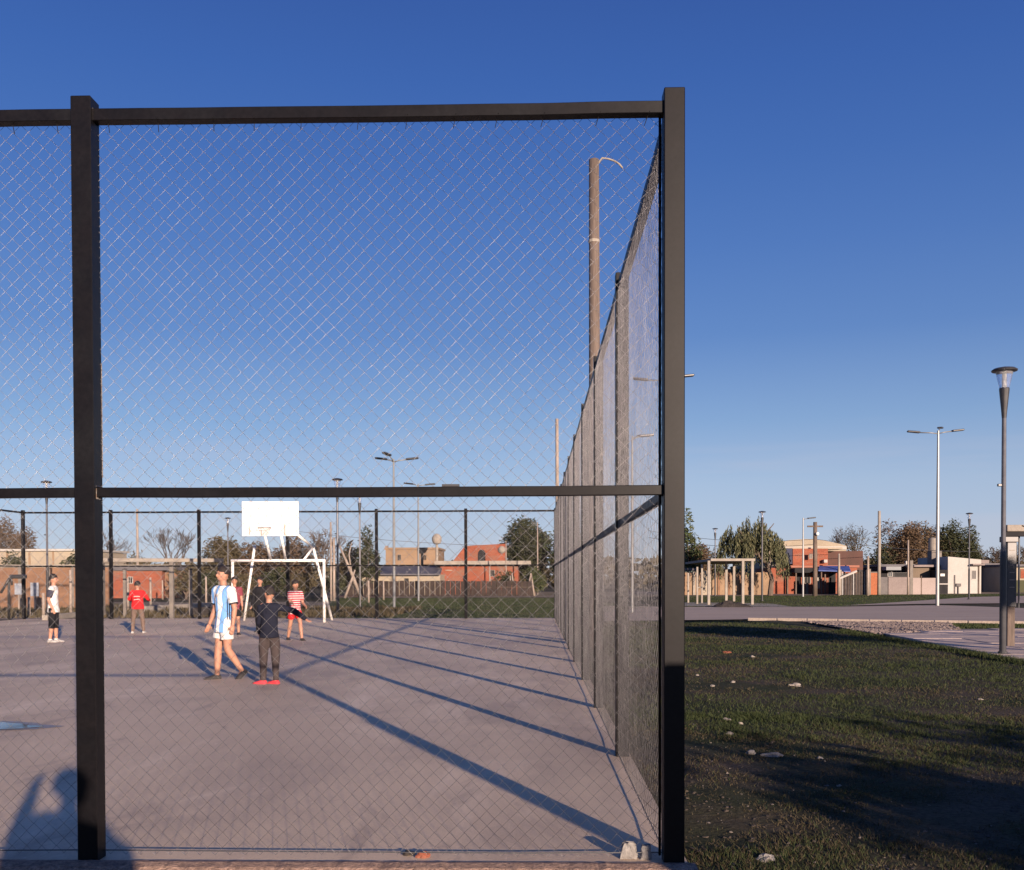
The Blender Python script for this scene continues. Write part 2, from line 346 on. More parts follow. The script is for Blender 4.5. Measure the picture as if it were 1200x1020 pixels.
# ------------------------------------------------------------------ FENCES
ZT, ZM, HP = 3.862, 1.918, 3.95
def post_mesh():
    bm = bmesh.new(); box(bm, -.0525, .0525, -.0525, .0525, -.05, HP, .004); me = bpy.data.meshes.new('post'); bm.to_mesh(me); bm.free(); me.materials.append(M_black); return me
ME_POST = post_mesh()
_rails = {}
def rail_mesh(L, s):
    k = (round(L, 3), s)
    if k not in _rails:
        bm = bmesh.new(); n_ = 24; RR = []; c_ = .003; pr_ = [(-s/2+c_,-s/2),(s/2-c_,-s/2),(s/2,-s/2+c_),(s/2,s/2-c_),(s/2-c_,s/2),(-s/2+c_,s/2),(-s/2,s/2-c_),(-s/2,-s/2+c_)]
        for i in range(n_+1):
            x = -L/2+L*i/n_; e_ = math.sin(math.pi*i/n_); dz = (-.004*e_ + .0022*noise.noise(Vector((x*2.6, s*40, 0)))*min(1, e_*3)); dy = .002*noise.noise(Vector((x*2.1, 5, s*30)))
            RR.append([bm.verts.new((x, y+dy, z+dz)) for y, z in pr_])
        for i in range(n_):
            for k in range(8): bm.faces.new((RR[i][k], RR[i+1][k], RR[i+1][(k+1)%8], RR[i][(k+1)%8]))
        bm.faces.new(RR[0]); bm.faces.new(RR[-1][::-1]); bmesh.ops.recalc_face_normals(bm, faces=bm.faces[:]); me = bpy.data.meshes.new('rail'); bm.to_mesh(me); bm.free(); me.materials.append(M_black); _rails[k] = me
    return _rails[k]
def link_mesh(Wd, seed, z0=.015, z1=3.865, W=.079, rad=.00105):
    s = W/2; nw = int(Wd/s); per = W; nz = int((z1-z0)/(per/2))+1
    c = -Wd/2 + (np.arange(nw)+.5)*(Wd/nw)
    k = np.arange(nz); z = z0 + k*per/2
    sg = np.where((k[None, :]+np.arange(nw)[:, None]) % 2 == 0, 1, -1)
    A = (Wd/nw)/2 + rad*.4
    X = c[:, None] + sg*A; Z = np.broadcast_to(z, X.shape).copy(); Yc = sg*rad*0.9
    fx = seed*1.7
    Xn = X + .004*np.sin(Z*1.9+fx+X*2.3) + .003*np.sin(Z*4.7+X*5+fx) + rng.normal(0, .0008, X.shape)
    Zn = Z + .004*np.sin(X*3.1+fx+Z) + rng.normal(0, .0010, X.shape)
    Yn = Yc + .003*np.sin(X*1.3+fx)*np.sin(Z*1.1+fx) + rng.normal(0, .0007, X.shape)
    V = np.stack([Xn, Yn, Zn], -1)                       # nw, nz, 3
    off = np.array([[0, rad, 0], [rad, 0, 0], [0, -rad, 0], [-rad, 0, 0]])
    # ring plane: use y and the horizontal direction; zigzag at 45 deg so widen a little
    off = off*np.array([1.25, 1, 1])
    P = V[:, :, None, :] + off[None, None]
    P = P.reshape(-1, 3)
    idx = np.arange(nw*nz).reshape(nw, nz)
    a = idx[:, :-1].ravel(); b = idx[:, 1:].ravel(); F = []
    for q in range(4):
        q2 = (q+1) % 4
        F.append(np.stack([a*4+q, b*4+q, b*4+q2, a*4+q2], 1))
    F = np.concatenate(F).astype(np.int32)
    me = bpy.data.meshes.new('chain_link_mesh'); me.vertices.add(len(P)); me.vertices.foreach_set('co', P.astype(np.float32).ravel())
    me.loops.add(F.size); me.loops.foreach_set('vertex_index', F.ravel()); me.polygons.add(len(F)); me.polygons.foreach_set('loop_start', np.arange(len(F), dtype=np.int32)*4)
    me.update(calc_edges=True); me.polygons.foreach_set('use_smooth', np.ones(len(F), bool)); me.materials.append(M_wire); return me
_b = bmesh.new(); tube(_b, [(0,-.03,-.03), (0,-.031,.03)], .004, 5); tube(_b, [(0,-.03,.031), (0,.03,.031)], .004, 5)
ME_BEAD = bpy.data.meshes.new('weld_bead'); _b.to_mesh(ME_BEAD); _b.free(); ME_BEAD.materials.append(M_lampdark)
NETS = [link_mesh(BAY-.09, s) for s in (1, 2)]
def fence(name, label, p0, p1, nb, posts, netside=1, zt=ZT):
    p0 = Vector((*p0, 0)); p1 = Vector((*p1, 0)); L = (p1-p0).length; bw = L/nb
    root = thing(name, label, 'fence', p0, math.atan2(p1.y-p0.y, p1.x-p0.x))
    for i in range(nb+1):
        if i in posts: link('post', ME_POST, parent=root, loc=(i*bw, 0, 0))
    for i in posts:                               # weld beads where the rails meet the posts
        for z in (ZT, ZM):
            for sx_ in (-1, 1):
                if 0 < i*bw+sx_*.1 < L: link('weld_bead', ME_BEAD, parent=root, loc=(i*bw+sx_*.0535, 0, z))
    for i in range(nb):
        c = (i+.5)*bw
        link('top_rail', rail_mesh(bw-.105, .062), parent=root, loc=(c, 0, ZT))
        link('middle_rail', rail_mesh(bw-.105, .05), parent=root, loc=(c, 0, ZM))
        o = link('chain_link_mesh', NETS[i % 2], parent=root, loc=(c, netside*.036, 0)); o['kind'] = 'stuff'
        o.scale = ((bw-.09)/(BAY-.09)*(1 if (i//2) % 2 else -1), 1, 1)
        # tension wires at foot of the mesh
        bm = bmesh.new(); tube(bm, [(-bw/2+.05, netside*.036, .035), (-bw/4, netside*.036, .028), (bw/4, netside*.036, .032), (bw/2-.05, netside*.036, .035)], .0035, 5)
        from_bm('tension_wire', bm, M_lampdark, root, (c, 0, 0))
    return root, bw
# front: p0 at the right corner running left; local +y then points to -Y, so nets go on -side
XC, XP1 = 0.707, -2.335
fr, bw = fence('chain_link_fence', 'near front fence of black steel and wire mesh ending at the tall corner post', (XC, Y0), (XC-BAY*6, Y0), 6, set(range(7)), -1)
sf, _ = fence('chain_link_fence', 'long side run of mesh fence receding from the near corner post along the grass', (XC, Y0), (XC, YF), NSIDE, set(range(1, NSIDE)), 1)
ff, _ = fence('chain_link_fence', 'far end mesh fence crossing behind the white goal', (XC, YF), (X0, YF), 6, set(range(7)), -1)
lf, _ = fence('chain_link_fence', 'far left side mesh fence, seen at the left edge behind the boy in white', (X0, Y0+BAY), (X0, YF), 9, set(range(0, 9)), -1)
# details on the front fence: tension bars by the corner and bare weld patches
for (x, y, r) in ((.064, -.036, .007),):
    tubeo('tension_bar', M_black, fr, [(x, y, .02), (x, y, 3.84)], r, 6)
for (y, r) in ((.066, .008),):
    tubeo('tension_bar', M_black, sf, [(y, .036, .02), (y+.01, .04, 2), (y, .036, 3.84)], r, 6)
for z in (.3,.9,1.5,2.4,3.0,3.6):
    boxo('clamp', M_black, sf, .05, .085, .02, .05, z, z+.03)
for (dx, dz) in ((-.028, .035), (.012, .035)):
    boxo('weld_patch', M_rust, fr, BAY-.0545, BAY-.0530, dx-.012, dx+.016, ZM-.035, ZM+.02)
boxo('weld_patch', M_rust, fr, BAY-.0545, BAY-.0530, -.052, -.047, 2.0, 2.6)
boxo('weld_patch', M_rust, fr, BAY-.056, BAY-.0530, -.03, -.0, ZT-.03, ZT+.035)
boxo('bolt_head', M_lampdark, fr, 1.10, 1.19, .0, .022, ZM+.022, ZM+.034)
# wire ties along the top rail
bm = bmesh.new()
for i in range(6):
    for k in range(12):
        x = i*BAY + .15 + k*.25 + random.uniform(-.03,.03); zz = ZT-.034
        tube(bm, [(x, -.04, zz-.03), (x-.012, .0, zz-.002), (x-.02, .034, zz+.01)], .0022, 4, False)
o = from_bm('wire_ties', bm, M_lampdark, fr); o['kind'] = 'stuff'
# plaster lumps and a stone at the foot
def stone(name, label, p, r, m, seed, sc=(1,1,.6), cat='stone', group=None):
    bm = bmesh.new(); bmesh.ops.create_icosphere(bm, subdivisions=3, radius=1)
    for v in bm.verts:
        c = v.co.copy(); n1 = noise.noise(c*1.2+Vector((seed, 0, 0)))*.5 + noise.noise(c*3+Vector((0, seed, 0)))*.22
        v.co = Vector((c.x*sc[0], c.y*sc[1], c.z*sc[2]))*r*(1+n1)
    o = from_bm(name, bm, m, None, p); return tag(o, label, cat, group)
def lump(p, w_, h, d, seed, label):
    bm = bmesh.new(); bmesh.ops.create_cube(bm, size=1); bmesh.ops.subdivide_edges(bm, edges=bm.edges[:], cuts=7, use_grid_fill=True)
    for v in bm.verts:
        c = v.co.copy(); t = 1-.35*max(0, c.z+.2); c = Vector((c.x*t, c.y*t, c.z))
        c += noise.noise_vector(c*2.2+Vector((seed, 0, 0)))*.16 + noise.noise_vector(c*6)*.05
        v.co = Vector((c.x*w_, c.y*d, c.z*h+h*.42))
    return tag(from_bm('plaster_lump', bm, M_plaster, None, p), label, 'rubble')
q = G(737, 1006); lump((q.x, Y0+.06, .0), .08, .085, .06, 3, 'pale grey lump of mortar on the court edge, left one beside the corner post')
q = G(757, 1006); lump((q.x, Y0+.05, .0), .055, .075, .05, 8, 'smaller pale mortar lump nearest the corner post foot')
q = G(496, 1003); stone('brick_shard', 'small orange broken brick piece lying under the front mesh', (q.x, Y0+.05, .01), .03, M_brick, 5, (1.1,.8,.7), 'rubble')
q = G(480, 1000); stone('stone', 'small dark pebble beside the orange shard under the front mesh', (q.x, Y0+.09, .01), .022, M_dirtpile, 9, (1.4,.8,.7))

# ------------------------------------------------------------------ GOAL WITH BACKBOARD
goal = thing('sports_goal', 'white tubular football goal with a basketball backboard above it', 'goal', G(326, 729))
gi = Matrix.Translation(-goal.location)
def W(v): return gi @ Vector(v)
dg = dep(729)
pl, pr = D(273, 729, dg), D(380, 729, dg); pl.z = pr.z = 0
ztop = HZ(pr, 380, 657)
def sq(name, a, b, r=.048): return tubeo(name, M_white, goal, [W(a), W(b)], r, 10)
sq('goal_post', pl, (pl.x, pl.y, ztop-.04)); sq('goal_post', pr, (pr.x, pr.y, ztop-.04))
sq('crossbar', (pl.x-.05, pl.y, ztop), (pr.x+.05, pr.y, ztop))
dl = dg+1.4
tl, tr = D(298.5, 640, dl-.6), D(367, 641.5, dl-.6)
bl, br = G(286, 727.5), G(389, 727)
sq('support_leg', bl, tl, .045); sq('support_leg', br, tr, .045)
db = dg-.9
c00, c11 = D(284, 628.5, db), D(350.5, 588, db)
boxo('backboard', M_white, goal, *[v for ax in (0,) for v in (W(c00).x, W(c11).x)], W(c00).y-.03, W(c00).y+.03, c00.z, c11.z, .006)
for (x0, y0, x1, y1) in ((310.5, 628, 317.5, 655), (329.5, 628, 335, 655)):
    a = D(x0, y0, db); b = D(x1, y1, dg); b.z = ztop; sq('strut', a, b, .042)
a = D(349, 627, db); sq('strut', a, tr, .045)
a = D(355.5, 655, dg); a.z = ztop; sq('strut', tr, a, .04)
M_grime = mat('board_grime', (.45,.42,.38), (.36,.33,.30), 3, .8)
for (gx, gw) in ((.22, .05), (.61, .03), (1.35, .06)):
    boxo('stain', M_grime, goal, W(c00).x+gx, W(c00).x+gx+gw, W(c00).y-.0325, W(c00).y-.0302, c00.z+.02, c00.z+.02+gw*6)
# little rim and torn net
rc = D(312.5, 619, db); rc = W(rc); rim = []
for k in range(25):
    t = 2*math.pi*k/24; rim.append((rc.x+.22*math.cos(t), rc.y-.03-.24+.22*math.sin(t), rc.z))
tubeo('hoop', M_lampdark, goal, rim, .007, 5)
bm = bmesh.new()
for k in range(8):
    t = 2*math.pi*k/8
    for s in (-1, 1):
        tube(bm, [(rc.x+.22*math.cos(t), rc.y-.27+.22*math.sin(t), rc.z), (rc.x+.15*math.cos(t+s*.4), rc.y-.27+.15*math.sin(t+s*.4), rc.z-.12), (rc.x+.1*math.cos(t+s*.8), rc.y-.27+.1*math.sin(t+s*.8), rc.z-.24)], .002, 3, False)
from_bm('net', bm, M_lampdark, goal)
# outer face frame lines of the board back (steel angle)
for zz in (c00.z+.25, c11.z-.25):
    boxo('backboard_brace', M_galv, goal, W(c00).x+.1, W(c11).x-.1, W(c00).y+.031, W(c00).y+.07, zz-.02, zz+.02)

# ------------------------------------------------------------------ LAMPS AND POLES
def park_lamp_mesh():
    root = thing('park_lamp', '', 'lamp')
    latheo('base_plate', M_lampdark, root, [(.14,0),(.14,.015),(.085,.02),(.085,.05)], 12)
    latheo('pole', M_lampgrey, root, [(.044,1.9),(.042,3.2),(.040,4.70)], 12)
    latheo('shaded_lower_pole', M_lampdark, root, [(.062,.02),(.060,1.86),(.050,1.95),(.046,1.96)], 12)  # thicker lower pole; the shade on it is put into the dark colour
    latheo('lamp_cone', M_lampdark, root, [(.042,4.50),(.055,4.66),(.092,5.04),(.088,5.07)], 16)
    latheo('lamp_tube', M_white, root, [(.038,5.071),(.038,5.38)], 10)
    g_ = bpy.data.materials.new('lamp_glass'); g_.use_nodes = True; b = g_.node_tree.nodes['Principled BSDF']
    b.inputs['Transmission Weight'].default_value = .9; b.inputs['Roughness'].default_value = .05; b.inputs['Base Color'].default_value = (.9,.92,.95,1); b.inputs['IOR'].default_value = 1.1
    MATS['lamp_glass'] = g_
    latheo('lamp_glass', g_, root, [(.086,5.075),(.15,5.37)], 16)
    latheo('lamp_cap', M_lampdark, root, [(.05,5.372),(.225,5.388),(.232,5.41),(.19,5.44),(.05,5.47)], 20)
    boxo('junction_box', M_lampdark, root, -.115, -.043, -.03, .03, 3.20, 3.25, .008)
    return root
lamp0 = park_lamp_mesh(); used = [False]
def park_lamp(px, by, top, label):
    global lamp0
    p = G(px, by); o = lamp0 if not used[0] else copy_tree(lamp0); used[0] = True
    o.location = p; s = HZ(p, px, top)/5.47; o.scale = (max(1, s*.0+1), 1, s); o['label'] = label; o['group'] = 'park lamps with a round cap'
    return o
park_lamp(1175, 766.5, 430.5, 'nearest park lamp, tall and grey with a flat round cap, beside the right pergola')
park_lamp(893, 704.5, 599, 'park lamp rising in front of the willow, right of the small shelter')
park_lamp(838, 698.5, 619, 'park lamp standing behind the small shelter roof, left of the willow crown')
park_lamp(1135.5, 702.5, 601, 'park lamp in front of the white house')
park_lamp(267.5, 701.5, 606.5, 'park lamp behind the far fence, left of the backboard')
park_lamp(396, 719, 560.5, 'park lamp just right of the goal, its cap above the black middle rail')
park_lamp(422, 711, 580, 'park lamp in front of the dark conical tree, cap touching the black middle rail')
park_lamp(56, 718, 563.5, 'park lamp above the boy in white, left of the near post')

def arm_lamp(px, by, top, arms, label, r=.06):
    p = G(px, by); h = HZ(p, px, top); root = thing('street_lamp', label, 'street lamp', p, 0, 'tall street lamps with arms')
    latheo('pole', M_galv, root, [(r*1.25,0),(r*1.15,h*.5),(r*.7,h)], 10)
    for (ang, ln, rise) in arms:
        c, s = math.cos(R(ang)), math.sin(R(ang))
        tubeo('arm', M_galv, root, [(0,0,h-.15), (c*ln*.4, s*ln*.4, h-.1+rise*.4), (c*ln, s*ln, h-.08+rise)], .028, 6)
        bm = bmesh.new(); box(bm, 0, .62, -.13, .13, -.045, .045, .03)
        for v in bm.verts: v.co.y *= (1-.35*v.co.x)
        hd = from_bm('lamp_head', bm, M_lampdark, root, (c*(ln-.05), s*(ln-.05), h-.07+rise)); hd.rotation_euler = (0, R(-6), R(ang))
    return root
arm_lamp(1098.5, 710, 505, ((176, .95, .0), (4, .75, .06), (60, .5, .28)), 'tall pale street lamp with spread arms standing on the path before the white house', .075)
arm_lamp(462, 712.5, 538, ((182, .35, .05), (2, .65, .05), (250, .45, .2)), 'street lamp with two arms above the middle rail, nearer of the tan building pair', .055)
arm_lamp(490.5, 704.5, 567, ((175, .35, .05), (5, .5, .0)), 'street lamp just right of the two armed one, head hidden by the black rail', .05)
arm_lamp(741, 718, 511, ((8, .35, .06), (40, .4, .1)), 'street lamp seen through the side mesh, arm to the right', .05)
arm_lamp(787, 719, 443, ((178, 1.0, .0), (4, .35, .12)), 'street lamp hidden behind the corner post, arms poking out on both sides', .055)
arm_lamp(941, 699.5, 607, ((10, .4, .03),), 'thin street lamp with a single head in front of the brick house', .06)

def wood_pole(px, by, top, r, label, hook=False, m=M_wood, name='wooden_pole'):
    p = G(px, by); h = HZ(p, px, top); root = thing(name, label, 'pole', p)
    tubeo('shaft', m, root, [(0,0,-.05), (.01,0,h*.5), (0,0,h)], [r*1.2, r*1.05, r*.92], 10)
    if hook:
        pts = [(.02,0,h-.25), (.08,0,h-.08)] + [(.10+.52*math.sin(t)*1.0, 0, h-.02-.0+.06-.30*(1-math.cos(t))) for t in (.15,.4,.7,1.0,1.3)]
        tubeo('cable_hook', M_palec, root, pts, .022, 6)
        for zz in (h-1.75,): latheo('band', M_palec, root, [(r*1.02,zz),(r*1.02,zz+.06)], 10)
    return root
wood_pole(696.5, 757.5, 187.5, .118, 'very tall weathered wooden pole with a curved cable hook at its top', True)
wood_pole(653, 707, 491, .10, 'tall bare wooden pole far off just left of the receding fence', m=M_palebark)
wood_pole(161.5, 700, 597, .09, 'plain thin pole behind the far fence above the boy in red', m=M_palebark)
wood_pole(1030, 697, 599, .12, 'pale concrete pole standing before the grey walls', m=M_palec)
up = wood_pole(955, 698.5, 612, .16, 'dark utility pole with a white lamp in front of the brick house', m=M_bark, name='utility_pole')
def ball(name, m, parent, loc, r):
    bm = bmesh.new(); bmesh.ops.create_uvsphere(bm, u_segments=12, v_segments=8, radius=r); return from_bm(name, bm, m, parent, loc, True)
h_ = HZ(up.location, 955, 626); ball('lamp_globe', M_white, up, (.1,-.25,h_), .14)
boxo('cross_arm', M_bark, up, -.6, .6, -.05, .05, HZ(up.location,955,618), HZ(up.location,955,617)+.06)
for (px, by, top, r, lab) in ((388, 704, 612, .06, 'thin pale post left of the leaning trunk'), (391.5, 704, 630, .08, 'short whitish post beside the leaning trunk, right of the goal'), (630, 697, 612, .05, 'slim pale pole in front of the dark round tree'),
                          (1064, 697, 633, .07, 'leaning thin pole behind the pink grey wall'), (983, 698, 649, .09, 'thin post at the left end of the dark gate'), (1017, 698, 652, .09, 'thin post beside the orange brick pier'), (593,697,634,.05,'thin white mast beside the orange house')):
    wood_pole(px, by, top, r, lab, m=M_palebark, name='thin_pole')
# power lines
def wire(pts, label):
    bm = bmesh.new()
    for (a, b, sag) in pts:
        L = [a.lerp(b, t/10) - Vector((0,0,sag*4*(t/10)*(1-t/10))) for t in range(11)]
        tube(bm, L, .022, 4)
    return tag(from_bm('power_line', bm, M_lampdark), label, 'cable')
wire([(D(300, 617, 80), D(660, 640, 95), .5)], 'thin overhead cable crossing above the tan building')
wire([(D(760, 622, 88), D(955, 632, 82), .5), (D(760, 630, 88), D(955, 638, 82), .5), (D(955, 632, 82), D(1190, 646, 95), .4)], 'overhead cables running to the dark utility pole')

# ------------------------------------------------------------------ SHELTERS
def shelter_right():
    d = dep(708.5); root = thing('pergola', 'small open shelter with a thin pale slab roof on slender columns by the dark heap', 'shelter', G(845, 708))
    o = root.location
    roofp = [D(803, 663, 67), D(833, 659, 54), D(885, 659.5, 54), D(862, 662, 67)]
    bm = bmesh.new(); z = 2.35
    f = [bm.verts.new(Vector((p.x, p.y, z+dz))-o) for dz in (0, .13) for p in roofp]
    bm.faces.new(f[0:4][::-1]); bm.faces.new(f[4:8])
    for k in range(4): bm.faces.new((f[k], f[(k+1)%4], f[4+(k+1)%4], f[4+k]))
    bmesh.ops.recalc_face_normals(bm, faces=bm.faces[:])
    from_bm('roof_slab', bm, M_palec, root)
    for (px, by) in ((830.5, 709), (851, 706.5), (860, 705), (870.5, 708), (881.5, 708.7), (817, 708), (822.5, 707), (806.5, 706.5)):
        p = G(px, by)-o; s = .07 if px > 825 else .05
        boxo('column', M_palec, root, p.x-s, p.x+s, p.y-s, p.y+s, 0, 2.345 if px > 825 else 1.7+ (px-806)*.03, .01)
    for (a, b) in (((817, 708), (822.5, 707)),):
        p, q = G(*a)-o, G(*b)-o; tubeo('rail', M_palec, root, [(p.x, p.y, .9), (q.x, q.y, .9)], .04, 6)
    return root
shelter_right()
def heap():
    p = G(858, 711.3); bm = bmesh.new(); n = 40; m = 10; rows = []
    for i in range(n+1):
        row = []
        for j in range(m+1):
            u = i/n*2-1; v = j/m*2-1
            h = max(0, (1-u*u)*(1-v*v))*.38*(.75+.6*noise.noise(Vector((u*3, v*2, 1)))) + .08*abs(noise.noise(Vector((u*9, v*4, 2))))*(1-abs(u))
            row.append(bm.verts.new((u*1.0*(1), v*.5, h-.03)))
        rows.append(row)
    for i in range(n):
        for j in range(m): bm.faces.new((rows[i][j], rows[i+1][j], rows[i+1][j+1], rows[i][j+1]))
    return tag(from_bm('rubble_heap', bm, M_dirtpile, None, (p.x, p.y, 0)), 'low dark heap of earth lying in front of the small shelter', 'heap')
heap()
def pergola_left():
    p0 = G(201, 724); root = thing('pergola', 'long pale concrete beam on square posts behind the far fence at left', 'shelter', p0); o = root.location
    a, b = D(116, 656.5, 37.3), D(262, 655.2, 38.6)
    ang = math.atan2(b.y-a.y, b.x-a.x); L = (b-a).length; z = a.z
    for k in range(1):
        bm = bmesh.new(); box(bm, 0, L, -.09+k*2.0, .09+k*2.0, -.07, .07, .01); r = from_bm('beam', bm, M_palec, root, Vector((a.x, a.y, z))-o); r.rotation_euler = (0,0,ang)
    for px, by, s in ((201.5, 724, .075), (146.5, 722.5, .055), (223.5, 722.5, .055), (120, 722, .09), (259, 722, .08)):
        p = G(px, by)-o; hh = z-.075 if px in (201.5, 120, 259) else HZ(p+o, px, 668)
        boxo('post', M_conc, root, p.x-s, p.x+s, p.y-s, p.y+s, -.05, hh, .01)
        boxo('post_cap', M_dark, root, p.x-s-.01, p.x+s+.01, p.y-s-.01, p.y+s+.01, hh, hh+.05, .01) if px in (146.5, 223.5) else None
pergola_left()
for i, (px, by, top, lab) in enumerate(((150, 716, 678, 'short pale stake between the shelter posts, left of the boy in red'), (176.5, 713, 677, 'short pale stake just right of the boy in red'), (190.5, 702, 680, 'small stake right of the boy in red, farther back'),
                         (241.5, 707, 676, 'short pale stake near the left goal post'), (51, 724, 695, 'short pale stake behind the boy in white, low down'), (83, 722, 668, 'pale post next to the near black post, behind the far fence'),
                         (432, 706, 681, 'small stake in the grass strip left of the street lamp pair'), (449.5, 703, 681, 'small stake in front of the dark hedge, left of the lamp pair'), (520, 698, 681, 'first of the slim stakes along the dark hedge'), (526, 698, 680, 'second slim stake along the dark hedge'),
                         (574, 698, 664, 'slim stake under the orange house'), (598, 698, 675, 'slim stake under the right end of the concrete ledge'), (34, 722, 700, 'stubby pale stake right of the far corner post'))):
    wood_pole(px, by, top, .055, lab, m=M_palebark, name='stake')
# timber / concrete strip lying behind fence
def bar(name, label, cat, a, b, r, m, z=.1):
    bm = bmesh.new(); v = (b-a); L = v.length; box(bm, 0, L, -r, r, -r, r, .02); o = from_bm(name, bm, m, None, (a.x, a.y, z)); o.rotation_euler = (0, 0, math.atan2(v.y, v.x)); return tag(o, label, cat)
bar('concrete_beam', 'long pale beam lying on the bare soil behind the far fence', 'beam', G(168, 717), G(245, 712.5), .13, M_palec, .12)
bar('concrete_beam', 'pale beam lying on the ground behind the boy in white', 'beam', G(52, 727), G(92, 723), .10, M_palec, .08)
stone('earth_mound', 'dark round mound at the foot of the far fence, left of the striped boy', G(233, 722.5)+Vector((0,.5,0)), .55, M_dirtpile, 4, (1.3,.6,.6), 'mound')

# near pergola at the right edge
def pergola_near():
    p = G(1181.5, 757.5); root = thing('pergola', 'timber pergola at the right edge with a heavy beam on a post', 'pergola', p); o = root.location
    zt = HZ(p, 1181, 629)
    boxo('post', M_wood, root, -.055, .10, -.08, .08, 0, zt*.999, .008)
    boxo('cross_beam', M_dark, root, -.12, 3.4, -.10, .10, zt, zt+.10, .008)
    boxo('beam', M_palec, root, -.10, 3.4, -.14, .14, zt+.102, zt+.24, .01)
    boxo('bracket', M_lampdark, root, -.16, .16, -.09, .09, zt-.12, zt-.002, .01)
    boxo('post', M_wood, root, 3.0, 3.16, -.08, .08, 0, zt*.999, .008)
    tubeo('rope', M_dark, root, [(.2,-.142,zt+.22),(.45,-.15,zt+.14),(.5,-.142,zt+.11)], .012, 5)
    # vine pole with rungs
    boxo('post_sleeve', M_lampdark, root, -.075, .12, -.10, .10, zt*.36, zt-.125, .01)
    for k in range(6): boxo('rung', M_palec, root, -.03, .075, -.107, -.1005, zt*.60+k*.155-.15, zt*.60+k*.155-.135)
    tubeo('downpipe', M_galv, root, [(.26,.1,zt*.35),(.26,.1,zt)], .018, 6)
    return root
pergola_near()

# ------------------------------------------------------------------ BUILDINGS (rows of low houses 50 - 110 m off)
class House:
    def __init__(s, name, label, cat, px, d, rz=0):
        s.o = D(px, 677, d); s.o.z = 0; s.d = d; s.root = thing(name, label, cat, s.o)
    def blk(s, name, m, x0, x1, y0, y1, dz=0, dep_=4, base=False, front=0):
        a, b = D(x0, y1, s.d), D(x1, y0, s.d); z0 = -.05 if base else a.z
        y = (a.y+b.y)/2 - s.o.y + dz
        return boxo(name, m, s.root, a.x-s.o.x, b.x-s.o.x, y-front, y+dep_, z0, b.z)
    def win(s, x0, x1, y0, y1, m=None, frame=M_whiteh, proud=0.0):
        w_ = s.blk('window', frame, x0, x1, y0, y1, -.05, .045)
        a, b = D(x0, y1, s.d), D(x1, y0, s.d)
        y = (a.y+b.y)/2-s.o.y-.07
        fx = (b.x-a.x)*.12; fz = (b.z-a.z)*.08; mid = (a.x+b.x)/2-s.o.x
        boxo('pane', m or M_glass, w_, a.x-s.o.x+fx, mid-.02, y, y+.018, a.z+fz, b.z-fz)
        boxo('pane', m or M_glass, w_, mid+.02, b.x-s.o.x-fx, y, y+.018, a.z+fz, b.z-fz)
        return w_
    def door(s, x0, x1, y0, m=M_dark):
        return s.blk('door', m, x0, x1, y0, 697, -.04, .035, base=True)
h = House('long_building', 'long low beige building with a flat white roof edge at the far left', 'building', 40, 95)
h.blk('wall', M_cream, -60, 104, 646.5, 690, 0, 9, True); h.blk('roof', M_whiteh, -62, 106, 643.5, 646.3, -.3, 9.6)
for x in (-30, 8, 34, 62, 90): h.blk('pilaster', M_tan, x, x+2, 646.6, 690, -.12, .115, True)
h.win(12, 20, 652, 660); h.win(70, 78, 652, 660)
h = House('brick_wall', 'low brown brick wall with a pale coping behind the boy in white', 'wall', 45, 50)
h.blk('wall', M_brick2, -60, 128, 665.2, 713, 0, .25, True); h.blk('coping', M_palec, -61, 129, 661.8, 665.1, -.05, .35)
for x in (-20, 22, 56, 84, 112): h.blk('pier', M_conc, x, x+3.2, 665.3, 713, -.07, .065, True)
h = House('brick_shed', 'low orange brick shed behind the boy in red', 'shed', 165, 76)
h.blk('wall', M_brick, 131, 190, 669, 701, 0, 4, True); h.blk('annex', M_brick2, 190.3, 205, 669.5, 701, .5, 3.5, True); h.blk('roof', M_roofd, 129, 207, 663.5, 668.8, -.25, 4.8); h.blk('roof_edge', M_palec, 128.5, 207.5, 662, 663.3, -.35, 4.9)
h.win(150, 156, 676, 684, M_dark)
h = House('tan_building', 'tan two storey block with a bare flat top left of the water tank', 'building', 480, 98)
h.blk('wall', M_tan, 452, 513, 644.5, 697, 0, 7, True); h.blk('parapet', M_tan, 450.5, 514.5, 641.8, 644.4, -.15, 7.3); h.blk('pier', M_tan, 451.5, 454.5, 640, 641.7, -.1, .5)
h.win(466, 470, 650, 657, M_dark, M_conc); h.win(496, 500, 650, 657, M_dark, M_conc)
h = House('cream_house', 'low house with a dark sloping roof and peeling cream wall under the tan block', 'house', 465, 86)
h.blk('wall', M_cream, 398, 516, 673.5, 697, 0, 5, True)
a, b = D(403, 674.5, 86), D(519, 664.5, 92); bm = bmesh.new(); o = h.o
vs_ = [(a.x, a.y-.4, a.z), (b.x*.955, a.y-.4, a.z+.0), (b.x, b.y, b.z), (a.x*.98+.2, b.y, b.z)]
f = [bm.verts.new(Vector(v)-o+Vector((0,0,dz))) for dz in (0,.12) for v in vs_]
bm.faces.new(f[0:4][::-1]); bm.faces.new(f[4:8])
for k in range(4): bm.faces.new((f[k], f[(k+1)%4], f[4+(k+1)%4], f[4+k]))
bmesh.ops.recalc_face_normals(bm, faces=bm.faces[:]); from_bm('roof', bm, M_roofd, h.root)
for x in (418, 441, 462, 487): h.blk('pilaster', M_tan, x, x+2.5, 674, 697, -.05, .045, True)
h.door(474, 479, 678)
h = House('board_fence', 'dark brown board fence below the cream house and the orange house', 'fence', 515, 80)
for i in range(36):
    x = 408 + i*6; h.blk('board', mat('dark_board', (.034,.022,.018), (.022,.014,.012), 2, .9, .2, 8), x, x+5.4, 681+random.uniform(-.5,.5), 699.3, random.uniform(0,.05), .05, True)
